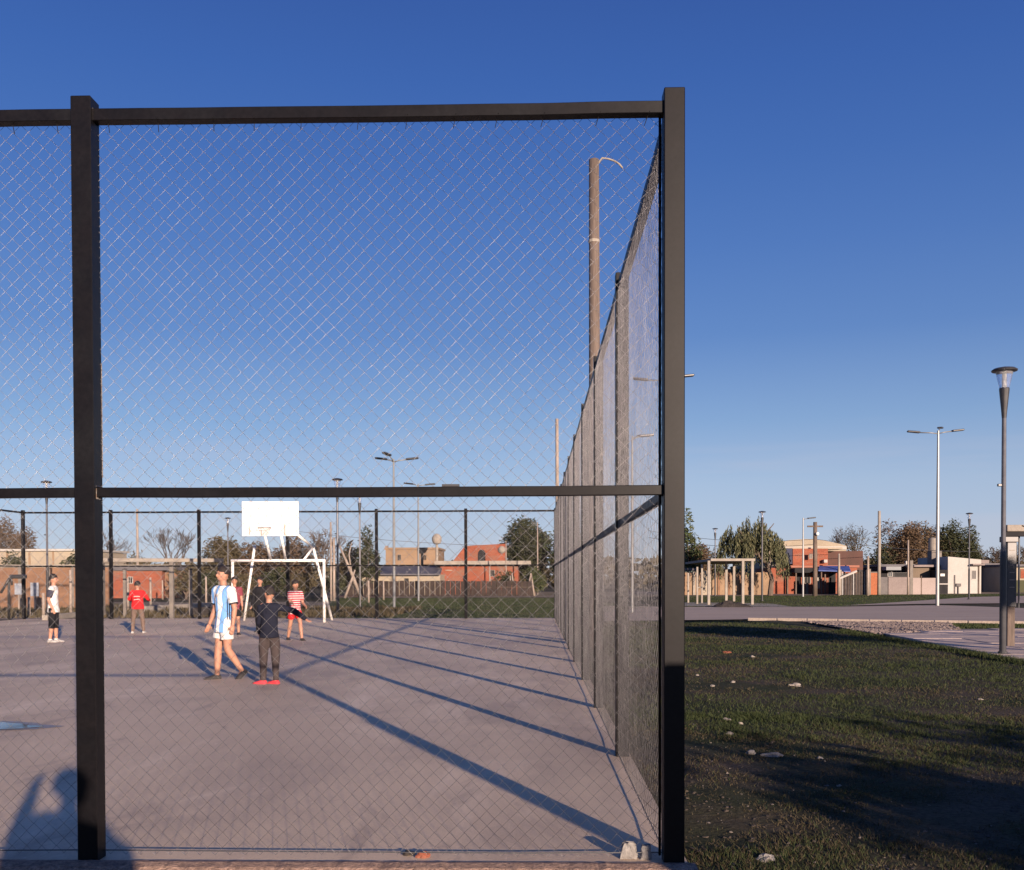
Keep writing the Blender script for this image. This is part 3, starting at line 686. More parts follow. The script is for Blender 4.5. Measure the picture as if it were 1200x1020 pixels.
h.blk('rail', M_bark, 407, 625, 688, 689, .12, .06)
h = House('brick_house', 'unfinished orange brick house with an arched opening and a concrete ledge', 'house', 565, 90)
h.blk('ground_floor_wall', M_brick, 516, 607, 662.5, 697, 0, 7, True); h.blk('ledge', M_palec, 510, 622, 657.5, 662.3, -.8, 8)
# sloping left gable of the upper floor
a = D(531, 657.4, 90); b = D(545, 640, 90); c = D(592, 637.5, 90); e = D(592, 657.4, 90); bm = bmesh.new()
f = [bm.verts.new(Vector((v.x, a.y+dy, v.z))-h.o) for dy in (0, 5) for v in (a, b, c, e)]
bm.faces.new(f[0:4]); bm.faces.new(f[4:8][::-1])
for k in range(4): bm.faces.new((f[k], f[4+k], f[4+(k+1)%4], f[(k+1)%4]))
bmesh.ops.recalc_face_normals(bm, faces=bm.faces[:]); from_bm('upper_wall', bm, M_brick, h.root)
h.blk('column', M_palec, 553.5, 556.5, 641, 657.3, -.05, .045)
bm = bmesh.new(); cc = D(564.5, 651, 90)-h.o; r_ = .33; pts = [(-r_, -.5), (r_, -.5)] + [(r_*math.cos(t), .1+r_*math.sin(t)*1.3) for t in np.linspace(0, math.pi, 9)]
ya = a.y-h.o.y-.06
f1 = [bm.verts.new((cc.x+x, ya, cc.z+z)) for x, z in pts]; f2 = [bm.verts.new((cc.x+x, ya+.055, cc.z+z)) for x, z in pts]
bm.faces.new(f1); [bm.faces.new((f1[k], f2[k], f2[(k+1)%len(f1)], f1[(k+1)%len(f1)])) for k in range(len(f1))]
from_bm('arched_window', bm, M_dark, h.root); ball('vent_cowl', M_palec, h.root, D(588, 644.5, 89.9)-h.o, .35)
h.door(543, 547, 675); h.win(573, 580, 668, 676, M_dark, M_conc); h.blk('lintel', M_palec, 522, 530, 668, 669, -.04, .035)
t = thing('water_tank', 'round pale water tank on a post beside the tan block', 'water tank', (D(512, 677, 94).x, D(512, 677, 94).y, 0))
latheo('tank', M_palec, t, [(.08,HZ(t.location,512,638.5)),(.35,HZ(t.location,512,637)),(.46,HZ(t.location,512,633.5)),(.46,HZ(t.location,512,630)),(.3,HZ(t.location,512,627)),(.08,HZ(t.location,512,625.5))], 14)
latheo('stand', M_palec, t, [(.14,0),(.12,HZ(t.location,512,638.6))], 8)

# right hand side
h = House('low_wall', 'long tan garden wall behind the willow and the small shelter', 'wall', 860, 84)
h.blk('wall', M_tan, 790, 903, 671, 698, 0, .25, True)
for i, x in enumerate((800, 812, 828, 841, 853, 866, 880, 893)): h.blk('pier', M_palec if i in (1,2) else M_brick2, x, x+2.6, 670, 698, -.08, .075, True)
h.blk('panel', M_cream, 823, 833, 669, 698, -.1, .095, True)
h = House('green_shed', 'dull green painted shed behind the left end of the small shelter', 'shed', 806, 86)
h.blk('wall', mat('green_paint', (.10,.13,.12), (.07,.09,.09), .6, .8, .1, 8), 780, 815, 669, 698, -.6, .5, True); h.blk('roof', M_roofd, 778, 817, 666, 668.8, -.8, 3)
h = House('warehouse', 'large pale warehouse with a curved roof behind the brick houses', 'warehouse', 945, 120)
bm = bmesh.new(); dW = 120; prof = [(896, 640), (905, 636.5), (925, 633.2), (945, 631.8), (965, 633.5), (985, 638), (991, 640)]
lo = [D(896, 680, dW), D(991, 680, dW)]; fr_ = [D(x, y, dW) for x, y in prof]
f1 = [bm.verts.new(Vector((p.x, fr_[0].y, p.z))-h.o) for p in fr_] ; g1 = [bm.verts.new(Vector((fr_[-1].x, fr_[0].y, 0))-h.o), bm.verts.new(Vector((fr_[0].x, fr_[0].y, 0))-h.o)]
ring = f1+g1; back = [bm.verts.new(v.co+Vector((0,18,0))) for v in ring]
bm.faces.new(ring[::-1]); bm.faces.new(back)
for k in range(len(ring)): bm.faces.new((ring[k], ring[(k+1)%len(ring)], back[(k+1)%len(ring)], back[k]))
bmesh.ops.recalc_face_normals(bm, faces=bm.faces[:]); from_bm('shell', bm, M_cream, h.root)
h.blk('wall_band', M_whiteh, 905, 991, 640.6, 644.6, -.3, .25); 
h = House('brick_house', 'two tier orange brick house below the warehouse with a dark blue side opening', 'house', 950, 88)
h.blk('upper_wall', M_brick, 931, 972, 643, 662.5, .5, 6); h.blk('side_opening', mat('navy_shade', (.03,.035,.07), (.025,.03,.05), 1), 921.5, 930.7, 642.5, 661, .6, 5)
h.blk('back_wall', mat('dark_red_brick', (.15,.06,.045), (.10,.045,.035), .8), 972.3, 1022, 645, 668, 2.5, 4); h.blk('white_band', M_cream, 900, 992, 641.2, 643.6, 1.2, 4)
h.blk('lower_wall', M_brick, 903, 1004, 665.5, 698, 0, 6, True); h.blk('parapet', mat('coral_paint', (.55,.22,.15), (.45,.18,.12), .8), 926, 1006, 662.7, 665.4, -.2, 6.2)
h.win(948, 952, 649, 655, M_conc, M_palec); h.blk('window_hood', M_whiteh, 965.5, 969.5, 656, 659.5, -.06, .5)
h.door(933, 938.5, 671); h.door(971, 979, 672); h.win(942, 950, 676, 684, M_dark, M_palec); h.win(957,960.5,672,690,M_whiteh,M_palec)
h.blk('step', M_conc, 930, 982, 696.8, 698.6, -.8, .7, True)
h.blk('dark_canopy', M_dark, 926, 953, 666, 671.5, -1.6, 1.5); h.blk('downpipe', M_bark, 922, 923.4, 666, 697, -.12, .11, True)
h.blk('wall_stripe', M_conc, 944, 947, 669, 697, -.055, .05, True)
for x in (927.5, 961): h.blk('canopy_post', M_bark, x, x+1.3, 671.6, 698, -1.4, .1, True)
t = House('awning', 'blue tarpaulin awning stretched out in front of the brick house', 'awning', 978, 86)
bm = bmesh.new(); a, b = D(960, 664.5, 87.6), D(995, 664.5, 87.6); c, e = D(997, 670.5, 85.4), D(959, 669.5, 85.4)
f = [bm.verts.new(Vector((v.x, v.y, v.z+dz))-t.o) for dz in (0, .08) for v in (a, b, c, e)]
bm.faces.new(f[0:4][::-1]); bm.faces.new(f[4:8])
for k in range(4): bm.faces.new((f[k], f[(k+1)%4], f[4+(k+1)%4], f[4+k]))
bmesh.ops.recalc_face_normals(bm, faces=bm.faces[:]); from_bm('tarpaulin', bm, M_blue, t.root)
for x in (960, 996): t.blk('awning_post', M_bark, x, x+1.2, 670.5, 698, -.55, .1, True)
h = House('gatehouse', 'dark lattice gate between pale posts with a slanting canopy', 'gate', 1003, 83)
h.blk('gate_panel', mat('dark_lattice', (.055,.045,.045), (.03,.025,.025), 3, .9, .2, 8), 986, 1006, 672, 698, 0, .08, True); h.blk('gate_panel', mat('dark_lattice', (.055,.045,.045)), 1006.3, 1016.5, 668, 698, .02, .08, True)
for k in range(9): h.blk('gate_bar', M_galv if k % 4 == 0 else M_bark, 987+k*3.2, 987.5+k*3.2, 670, 697.5, -.05, .045, True)
h.blk('post', M_palec, 982, 985.7, 668, 698, -.1, .3, True); h.blk('post', M_conc, 1016.8, 1020, 667, 698, -.1, .3, True)
bm = bmesh.new(); a, b = D(984, 678, 82.5), D(1004, 669.5, 82.5); tube(bm, [a-h.o, b-h.o], .1, 6); from_bm('canopy_edge', bm, M_whiteh, h.root)
h = House('brick_pier', 'bright orange brick pier right of the dark gate', 'wall', 1024, 83)
h.blk('wall', mat('bright_orange_brick', (.58,.19,.08), (.48,.15,.07), .8, .9, .2, 9), 1020.3, 1030, 671.5, 698, 0, .4, True); h.blk('coping', M_conc, 1020, 1030.3, 670.3, 671.3, -.03, .46)
h = House('garden_wall', 'mid grey rendered wall between the orange pier and the pink wall', 'wall', 1050, 84)
h.blk('gate_panel', M_greyw, 1030.5, 1041, 676.5, 698, .1, .15, True); h.blk('wall', M_pinkg, 1041.3, 1066, 676.5, 698, 0, .25, True); h.blk('post', M_conc, 1066.3, 1069.7, 657, 698, -.05, .3, True)
for k in range(4): h.blk('railing', M_lampdark, 1041.3, 1066, 671.2+k*1.4, 671.5+k*1.4, .1, .04)
h = House('garden_wall', 'pale pink wall joined to the white house', 'wall', 1083, 84)
h.blk('wall', mat('pale_pink_render', (.58,.47,.44), (.48,.39,.36), .6), 1070, 1079, 677.5, 698, 0, .25, True); h.blk('wall', mat('pale_pink_render', (.58,.47,.44)), 1080.5, 1097, 677.5, 698, 0, .25, True); h.blk('gap_post', M_bark, 1079.2, 1080.3, 675, 698, 0, .2, True)
h = House('dark_house', 'dark low house with sheet roof behind the grey walls', 'house', 1058, 92)
h.blk('wall', M_dark, 1031, 1069, 664.5, 697, 0, 5, True); h.blk('roof', M_roofd, 1030, 1073, 661.5, 664.3, -.4, 5.6); h.blk('roof_sheet', mat('pale_sheet', (.45,.47,.50), (.38,.4,.42), 1), 1032, 1049, 664.5, 668.5, -1.5, 1.2)
h.blk('chimney', M_whiteh, 1064, 1066, 657.5, 661.4, .5, .3)
h.win(1040, 1046, 670, 676)
h = House('brown_house', 'brown brick house with a thin roof left of the white house', 'house', 1080, 90)
h.blk('wall', mat('mud_brick', (.27,.20,.14), (.20,.15,.105), .8), 1070, 1091, 665, 697, 0, 4, True); h.blk('roof', M_pinkg, 1069, 1099, 662.2, 664.7, -.5, 5); h.blk('porch', M_dark, 1091.3, 1102, 665, 697, .6, 4, True)
h.blk('wall_band', M_conc, 1070, 1091, 677.0, 678.5, -.05, .045)
h = House('white_house', 'plain white rendered house with a barred window at right', 'house', 1124, 88)
a = D(1111, 652.5, 88); b = D(1149.5, 656, 88); bm = bmesh.new()
f = [bm.verts.new(v) for v in [Vector((a.x,a.y,-.05))-h.o, Vector((b.x,a.y,-.05))-h.o, Vector((b.x,a.y,b.z))-h.o, Vector((a.x,a.y,a.z))-h.o]]
g_ = [bm.verts.new(v.co+Vector((0,7,0))) for v in f]; bm.faces.new(f); bm.faces.new(g_[::-1])
for k in range(4): bm.faces.new((f[k], g_[k], g_[(k+1)%4], f[(k+1)%4]))
bmesh.ops.recalc_face_normals(bm, faces=bm.faces[:]); from_bm('wall', bm, M_whiteh, h.root)
h.win(1138.5, 1144, 668, 679.5, M_greyw); h.blk('wall_stripe', M_greyw, 1118.2, 1119.4, 674, 697, -.03, .025, True); h.blk('meter_box', M_greyw, 1120, 1125.5, 684, 687.5, -.15, .145); h.blk('meter_stand', M_greyw, 1122.4, 1123.1, 687.6, 697, -.1, .09, True)
h.blk('porch_roof', M_pinkg, 1137, 1150.5, 661, 662.8, -.6, .58); h.blk('downpipe', M_bark, 1146, 1147.2, 663, 697, -.1, .09, True)
h.blk('side_door', M_dark, 1100, 1110.7, 668, 697, .1, 3, True); h.blk('gate_rail', M_whiteh, 1100, 1110.7, 684, 685.2, -.02, .05); h.blk('letter_box', M_galv, 1102, 1107, 672.5, 675.5, -.02, .1)
t = thing('water_tank', 'pale cylindrical water tank on a block above the white house', 'water tank', (D(1094, 677, 91).x, D(1094, 677, 91).y, 0))
z0, z1, z2 = HZ(t.location, 1094, 655.5), HZ(t.location, 1094, 646), HZ(t.location, 1094, 630.5)
latheo('tank', M_palec, t, [(.44, z1+.02), (.46, z1+.1), (.46, z2-.1), (.3, z2)], 16); boxo('stand', M_conc, t, -.38, .55, -.5, .5, z0-.9, z1, .02); boxo('tank_base', M_greyw, t, -1.2, .7, -.4, 1.2, 0, z0-.0-.9, .02)
h = House('dark_house', 'dark grey house with a sloping roof right of the white house', 'house', 1165, 98)
h.blk('wall', M_greyw, 1150, 1174, 664, 697, 0, 6, True); h.blk('roof', M_roofd, 1149, 1176, 660.5, 663.8, -.6, 6.8); h.blk('chimney', M_pinkg, 1160, 1170, 656, 660.3, 2, 3); h.blk('door', M_dark, 1156, 1164, 670, 697, -.05, .045, True)
h = House('pale_house', 'pale rendered house at the right edge behind the pergola', 'house', 1195, 94)
h.blk('wall', M_cream, 1174.5, 1240, 664.5, 697, 0, 6, True); h.blk('roof', M_roofd, 1173.5, 1242, 661.5, 664.3, -.5, 7); h.blk('brick_panel', M_brick, 1196, 1204, 667, 678, -.05, .045); h.blk('dark_hedge', L_dark, 1182, 1240, 680, 697.5, -.9, .7, True)

# small installations at the far left
t = thing('exercise_machine', 'dark outdoor exercise frame with a flat seat at the left edge', 'exercise machine', G(12, 726)); o = t.location
def rel(px, py, d): return D(px, py, d)-o
dd = dep(726)
tubeo('upright', M_lampdark, t, [(-.05,0,0), rel(10.5, 678, dd)], .05, 8); tubeo('arm', M_lampdark, t, [rel(1, 695, dd), rel(13, 675, dd)], .045, 8); tubeo('brace', M_lampdark, t, [rel(13, 675, dd), rel(14, 686, dd)], .035, 8)
a, b = rel(14, 679, dd), rel(29, 673.5, dd); boxo('seat', M_lampdark, t, a.x, b.x, a.y-.2, a.y+.2, a.z+.02, b.z, .03)
for (x0, x1, y0, y1, lab) in ((17, 25.5, 684, 697, 'small white and blue painted board beside the exercise frame'), (35.5, 45, 683, 699, 'white board with dark figures painted on it, left of the boy in white')):
    t = House('painted_board', lab, 'board', (x0+x1)/2, 46)
    t.blk('board', mat('painted_white_board', (.62,.66,.72), (.30,.36,.48), 3.2, .6, 0, 10), x0, x1, y0, y1, 0, .04); t.blk('leg', M_palebark, (x0+x1)/2-.8, (x0+x1)/2+.8, y1, 714, .045, .06, True)
# (feet of the two boards reach the soil)

# ------------------------------------------------------------------ TREES
def leaf_cloud(name, m, parent, blobs, n, size, seed, droop=0, aspect=1.6, surf=.55):
    r = np.random.default_rng(seed)
    vol = np.array([b[3]*b[4]*b[5] for b in blobs]); pr = vol**.75/np.sum(vol**.75)
    which = r.choice(len(blobs), n, p=pr); B = np.array(blobs)[which]
    u = r.normal(size=(n, 3)); u /= np.linalg.norm(u, axis=1)[:, None]
    rad = (surf + (1-surf)*r.random(n))*(1+r.normal(0, .07, n)); P = B[:, :3] + u*rad[:, None]*B[:, 3:6]
    a = r.normal(size=(n, 3)); a[:, 2] *= .6
    if droop: a = a*np.array([.25,.25,.25]) + np.array([0,0,-1])*droop
    a /= np.linalg.norm(a, axis=1)[:, None]; b = np.cross(a, r.normal(size=(n, 3))); b /= np.linalg.norm(b, axis=1)[:, None]
    s = size*(.6+.8*r.random(n))[:, None]; al = a*s*aspect; bl = b*s*.5
    V = np.stack([P-al*.5, P+bl*.5, P+al*.5, P-bl*.5], 1).reshape(-1, 3)
    return link(name, quads_mesh(name, V, 4, m), parent=parent)
def limbs(bm, p, dirv, ln, rad, depth, rnd, spread=.5, up=.25, sides=5, minr=.012, kids=(2,3)):
    d = dirv.normalized(); mid = p + d*ln*.5 + Vector((rnd.uniform(-1,1), rnd.uniform(-1,1), 0))*ln*.06; q = p + d*ln
    tube(bm, [p, mid, q], [rad, rad*.82, rad*.62], sides if rad > .04 else 3, False)
    ends = [q]
    if depth > 0:
        for _ in range(rnd.randint(*kids)):
            nd = (d + Vector((rnd.uniform(-1,1), rnd.uniform(-1,1), rnd.uniform(-.5,.8)))*spread + Vector((0,0,up))).normalized()
            st = p.lerp(q, rnd.uniform(.6, 1.0))
            ends += limbs(bm, st, nd, ln*rnd.uniform(.6,.85), max(minr, rad*.58), depth-1, rnd, spread, up, sides, minr, kids)
    return ends
def tree(px, by, top, wpx, kind, label, seed, leaf=None, n=2600, size=.22, trunk_frac=.35, bark=M_bark, name='tree', group=None, d=None, blobs_n=9, cat='tree'):
    rnd = random.Random(seed)
    p = G(px, by) if d is None else D(px, 677, d); p.z = 0
    dist = (Vector((p.x, p.y, 0))).length; H = HZ(p, px, top); Wd = wpx*dist/1160
    root = thing(name, label, cat, p, 0, group); bm = bmesh.new(); tf = trunk_frac*H
    tr_ = .05+H*.018
    tube(bm, [(0,0,-.1), (rnd.uniform(-.1,.1), 0, tf*.5), (rnd.uniform(-.15,.15), 0, tf)], [tr_*1.3, tr_, tr_*.8], 8)
    if kind == 'bare':
        for k in range(6):
            a = k*math.pi/3+rnd.uniform(-.4,.4); lean = Wd/H*.95
            limbs(bm, Vector((0,0,tf*rnd.uniform(.75,1))), Vector((math.cos(a)*lean*.8, math.sin(a)*lean*.8, 1)), H*.24, tr_*.55, 5, rnd, .62, .12, 5, .016, (2,3))
        # fit to size
        zs = [v.co.z for v in bm.verts]; xs_ = [abs(v.co.x) for v in bm.verts]; mz = max(zs); mx = sorted(xs_)[int(len(xs_)*.985)]
        for v in bm.verts:
            if v.co.z > tf*.6:
                k = min(1, (v.co.z-tf*.6)/(mz*.2)); v.co.x *= 1+(Wd/2/mx-1)*k; v.co.y *= 1+(Wd/2/mx-1)*k; v.co.z = tf*.6+(v.co.z-tf*.6)*(H-tf*.6)/(mz-tf*.6)
        from_bm('trunk', bm, bark, root)
        if leaf: leaf_cloud('crown', leaf, root, [(0,0,H*.68,Wd*.42,Wd*.42,H*.3)], n, size, seed, surf=.2)
        return root
    blobs = []
    for k in range(blobs_n):
        a = rnd.uniform(0, 6.28); rr = rnd.uniform(.1, .30)*Wd; zz = rnd.uniform(.42, .82)*H
        if kind == 'cone': rr *= max(.15, 1.2-zz/H*1.1)
        br = rnd.uniform(.17, .27)*Wd*(1 if kind != 'cone' else max(.5, 1.35-zz/H))
        blobs.append((math.cos(a)*rr, math.sin(a)*rr, zz, br, br, min(br, H*.2)*rnd.uniform(.8, 1.2)))
    blobs.append((0, 0, H*.58, Wd*.33, Wd*.33, H*.24)); blobs.append((rnd.uniform(-.1,.1)*Wd, 0, H*.86, Wd*.17, Wd*.17, H*.13))
    if kind == 'bush': blobs = [(b[0]*1.3, b[1], max(b[5]*.7, b[2]*.75-.1*H), b[3], b[4], b[5]) for b in blobs]
    mzz = max(b[2]+b[5]*.93 for b in blobs); mxx = max(abs(b[0])+b[3]*.93 for b in blobs); lo_ = .10*H if kind == 'bush' else tf*.7
    mnz = min(b[2]-b[5] for b in blobs); kz = (H-lo_)/(mzz-mnz); kx = (Wd/2)/mxx
    blobs = [(b[0]*kx, b[1]*kx, lo_+(b[2]-mnz)*kz, b[3]*kx, b[4]*kx, b[5]*kz) for b in blobs]
    for b in blobs[:6]: tube(bm, [(0,0,tf*.8), Vector(b[:3])*.6+Vector((0,0,tf*.3)), b[:3]], [tr_*.5, tr_*.3, .02], 5, False)
    from_bm('trunk', bm, bark, root)
    leaf_cloud('crown', leaf, root, blobs, n, size, seed, surf=.5)
    for b in blobs[:5]:  # ragged sprays at the edge
        pass
    return root
# left and centre
tree(8, 690, 603, 62, 'bush', 'brown rounded tree at the left edge above the long building', 11, L_brown, 6500, .22, d=110)
tree(85, 697, 640, 46, 'bush', 'dark shrub against the beige building beside the near post', 12, L_dark, 1800, .16, d=60)
tree(14, 700, 646, 40, 'bush', 'dark shrub against the beige building at the left edge', 13, L_dark, 1500, .16, d=60)
tree(205, 697, 617, 66, 'bare', 'bare grey tree with a wide fan of branches above the shed', 14, d=105, bark=M_twig)
tree(124, 697, 620, 46, 'bare', 'bare tree just right of the near black post', 15, d=105, bark=M_twig)
tree(160, 697, 645, 44, 'bush', 'sparse olive bush above the orange shed', 16, L_olive, 1300, .18, d=95)
tree(262, 697, 628, 60, 'bush', 'dark scrubby tree left of the backboard', 17, L_olive, 6000, .2, d=85)
tree(300, 697, 634, 60, 'bush', 'brown green tree behind the goal mouth', 18, L_brown, 5500, .2, d=88)
tree(345, 697, 622, 56, 'bush', 'brownish tree behind the right side of the goal', 19, L_brown, 6000, .2, d=84)
tree(378, 697, 618, 50, 'bare', 'bare brown tree right of the backboard', 20, d=80, leaf=L_brown, n=500, size=.16)
tree(408, 697, 634, 40, 'bush', 'olive bush behind the leaning trunk', 21, L_olive, 3500, .18, d=82)
tree(431, 697, 616, 32, 'cone', 'dark green pointed tree left of the tan block', 22, L_dark, 3000, .17, .2, d=78, blobs_n=12)
tree(620, 697, 606, 76, 'round', 'big dark round evergreen beside the orange house', 23, L_dark, 14000, .24, .2, d=100, blobs_n=16)
tree(668, 697, 622, 70, 'round', 'dark tree behind the receding fence', 24, L_green, 4000, .24, .2, d=96)
tree(585, 690, 640, 30, 'bare', 'thin bare treetop behind the orange house', 25, d=110, bark=M_twig)
tree(587, 698, 668, 34, 'bush', 'dark bush in front of the orange house wall', 26, L_dark, 1500, .16, .1, d=83)
tree(626, 698, 665, 30, 'bush', 'green bush with pale stems under the round evergreen', 27, L_green, 1500, .18, .1, d=82)
for i, (px, top, wd, lf) in enumerate(((218, 662, 40, L_olive), (250, 668, 44, L_dark), (285, 672, 40, L_olive), (320, 665, 46, L_dark), (352, 668, 42, L_olive), (110, 690, 30, L_olive), (395, 672, 34, L_dark))):
    tree(px, 700, top, wd, 'bush', ('low scrub bush behind the far fence, ' + ('right of the shed', 'behind the striped boy', 'inside the goal frame at left', 'in the middle of the goal mouth', 'at the right goal post', 'beside the near black post', 'left of the leaning trunk')[i]), 40+i, lf, 1500, .17, .1, name='bush', cat='bush', d=72)
# leaning pale trunks right of the goal
t = thing('leaning_trunk', 'leaning pale bare trunk right of the white goal', 'tree', G(424, 703)); o = t.location; dd = dep(703)
tubeo('trunk', M_palebark, t, [(0,0,-.05), D(412, 672, dd)-o, D(398, 640, dd)-o], [.13,.11,.06], 8); tubeo('limb', M_palebark, t, [D(404, 701, dd)-o, D(412, 680, dd)-o, D(416, 668, dd)-o], [.10,.08,.05], 7); tubeo('limb', M_palebark, t, [D(412, 672, dd)-o, D(409, 650, dd)-o, D(412,636,dd)-o], [.07,.05,.03], 6)
for i, (x0, x1) in enumerate(((618, 622), (626, 622.5), (603, 600))):
    t = thing('young_tree', ('left', 'right', 'outlying')[i]+' pale slanting young trunk below the round evergreen', 'tree', G(x0, 698)); o = t.location
    tubeo('trunk', M_palebark, t, [(0,0,-.05), D(x1, 672, dep(698))-o], [.09,.05], 6)
# right
tree(806, 697, 597, 34, 'cone', 'feathery green tree just right of the corner post', 31, L_green, 1400, .26, .2, d=90)
tree(818, 697, 636, 56, 'bush', 'russet brown bushy tree behind the shelter roof', 32, L_brown, 8000, .17, .15, d=92)
tree(838, 697, 640, 30, 'bush', 'yellowish bush left of the willow', 33, L_olive, 1400, .18, .15, d=94)
tree(998, 697, 613, 46, 'bare', 'bare rounded tree behind the warehouse end', 34, d=125, bark=M_twig, leaf=L_olive, n=1500, size=.16)
tree(1062, 697, 610, 72, 'bush', 'big russet tree mass behind the grey walls', 35, L_brown, 15000, .18, .15, d=102, blobs_n=16)
tree(1098, 697, 612, 60, 'bush', 'brown green tree behind the water tank', 36, L_olive, 9000, .18, .15, d=104, blobs_n=12)
tree(1122, 697, 608, 54, 'bush', 'dark green tree behind the white house', 37, L_dark, 11000, .18, .15, d=103, blobs_n=14)
tree(1143, 697, 622, 34, 'bush', 'olive treetop at the right end of the grove', 38, L_olive, 2600, .18, .15, d=106)
tree(1030, 697, 636, 40, 'bush', 'low dark bush left of the russet tree', 39, L_dark, 1800, .18, .15, d=100)
tree(1168, 690, 640, 30, 'bare', 'small grey bare tree above the dark house', 52, d=130, leaf=L_olive, n=300, size=.2)
tree(1196, 690, 636, 28, 'bare', 'small bare tree behind the pergola beam', 53, d=130, leaf=L_olive, n=300, size=.2)
# willow
def willow():
    rnd = random.Random(5); d = 80; p = D(880, 677, d); p.z = 0; root = thing('willow_tree', 'large drooping willow in front of the brick house', 'tree', p)
    H = HZ(p, 880, 606); bm = bmesh.new()
    tube(bm, [(1.55,0,-.1), (1.7,.1,1.4), (1.2,0,2.6), (.3,0,3.8)], [.24,.19,.15,.10], 8)
    crowns = []
    for k in range(9):
        a = rnd.uniform(0, 6.28); q = Vector((math.cos(a)*rnd.uniform(.5,2.3), math.sin(a)*1.5, H*rnd.uniform(.7,.93)))
        tube(bm, [(1.0,0,2.8), q*.6+Vector((0,0,1.4)), q], [.09,.06,.03], 5, False); crowns.append(q)
    from_bm('trunk', bm, M_bark, root)
    V = []; r = np.random.default_rng(3)
    for k in range(640):
        ax = rnd.uniform(-1, 1); ay = rnd.uniform(-1, 1)
        if ax*ax+ay*ay > 1: continue
        x = ax*2.85; y = ay*2.2; e = math.sqrt(max(0, 1-ax*ax-ay*ay)); z = H*(.46+.44*e) + rnd.uniform(-.5,.45) + 1.3*noise.noise(Vector((x*.9, y*.9, 3)))
        if noise.noise(Vector((x*1.3, y*1.3, 8))) < -.12: continue
        if x > 1.6: z -= .3
        ln = rnd.uniform(.9, 2.6)*(1 if rnd.random() < .8 else 1.4); ln = min(ln, z-1.2); nn = int(ln/.09)
        ox = ax*.35
        for j in range(nn):
            t_ = j/nn; c = Vector((x+ox*t_**.5+rnd.gauss(0,.05), y+rnd.gauss(0,.05), z-ln*t_+.12*math.sin(t_*3)))
            a = Vector((rnd.uniform(-.4,.4), rnd.uniform(-.4,.4), -1)).normalized(); b = a.cross(Vector((rnd.uniform(-1,1), rnd.uniform(-1,1), .2))).normalized()
            s = rnd.uniform(.09,.17); V += [c-a*s, c+b*s*.3, c+a*s, c-b*s*.3]
    me = quads_mesh('crown', np.array([tuple(v) for v in V]), 4, L_willow); link('crown', me, parent=root)
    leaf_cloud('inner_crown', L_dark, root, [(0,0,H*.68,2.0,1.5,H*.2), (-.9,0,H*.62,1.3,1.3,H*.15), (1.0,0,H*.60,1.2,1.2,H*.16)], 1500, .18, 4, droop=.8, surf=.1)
willow()
# distant scrub along the horizon, one mass nobody can count
bm = None; r = np.random.default_rng(9); n = 16000
x = r.uniform(-130, 150, n); y = r.uniform(128, 165, n)
hmax = np.array([2.6+1.6*noise.noise(Vector((a*.06, 1, 0)))+1.2*noise.noise(Vector((a*.25, 5, 0))) for a in x]); z = r.random(n)**.8*hmax
hmax=hmax*1.35; z=z*1.35; P = np.stack([x, y, z], 1); a = r.normal(size=(n, 3)); a /= np.linalg.norm(a, axis=1)[:, None]; b = np.cross(a, r.normal(size=(n, 3))); b /= np.linalg.norm(b, axis=1)[:, None]
s = (.35+.4*r.random(n))[:, None]; V = np.stack([P-a*s, P+b*s*.6, P+a*s, P-b*s*.6], 1).reshape(-1, 3)
o = link('distant_scrub', quads_mesh('distant_scrub', V, 4, L_olive)); tag(o, 'low band of scrub and treetops along the horizon', 'scrub', kind='stuff')
# weeds in the bare plot behind the left wall / far fence
n = 9000; x = r.uniform(-26, -5.5, n); y = r.uniform(37.2, 49, n); hh = .08+.30*np.clip(np.array([noise.noise(Vector((a*.5, b*.5, 0))) for a, b in zip(x, y)]), 0, 1)
ang_ = r.uniform(0, 6.28, n); wv = .03+.03*r.random(n); tx = r.normal(0, .12, n)
V = np.stack([np.stack([x-np.cos(ang_)*wv, y-np.sin(ang_)*wv, np.full(n, -.04)], 1), np.stack([x+np.cos(ang_)*wv, y+np.sin(ang_)*wv, np.full(n, -.04)], 1), np.stack([x+tx*hh, y, hh], 1)], 1).reshape(-1, 3)
tag(link('weeds', quads_mesh('weeds', V, 3, L_straw)), 'dry weeds on the bare ground behind the far fence', 'weeds', kind='stuff')

# ------------------------------------------------------------------ GRASS
def blades(name, label, pts, hts, wid, m, seed, lean=.5):
    r = np.random.default_rng(seed); n = len(pts); a = r.uniform(0, 6.28, n); c, s = np.cos(a), np.sin(a)
    x, y, z = pts[:, 0], pts[:, 1], pts[:, 2]; lx, ly = r.normal(0, lean, n)*hts, r.normal(0, lean, n)*hts
    V = np.stack([np.stack([x-c*wid, y-s*wid, z-.01], 1), np.stack([x+c*wid, y+s*wid, z-.01], 1), np.stack([x+lx, y+ly, z+hts], 1)], 1).reshape(-1, 3)
    return tag(link(name, quads_mesh(name, V, 3, m)), label, 'grass', kind='stuff')
tri_grass = [Vector(p) for p in GP([(800, 726.5), (880, 727), (985, 736.5), (1034, 744), (1182, 769), (1330, 793)])] + [Vector((16, 9)), Vector((9, 1.5)), Vector((.80, 3.2)), Vector((.82, 33))]
def sample_grass(n, r, ymin, ymax, pw):
    out = []
    while len(out) < n:
        y = ymin + (ymax-ymin)*r.random()**pw; x = .82 + r.random()*(.60*y+1.5)
        if not inside((x, y), tri_grass): continue
        if y < 4.2 and x < 1.2: continue
        dv = dirt_amt(x, y)
        if dv > .95 and r.random() < .86: continue
        if dv > .55 and r.random() < .6: continue
        out.append((x, y, ground_h(x, y), dv))
    return np.array(out)
r = random.Random(3)
A = sample_grass(120000, r, 3.2, 34, 1.7); rr = np.random.default_rng(1)
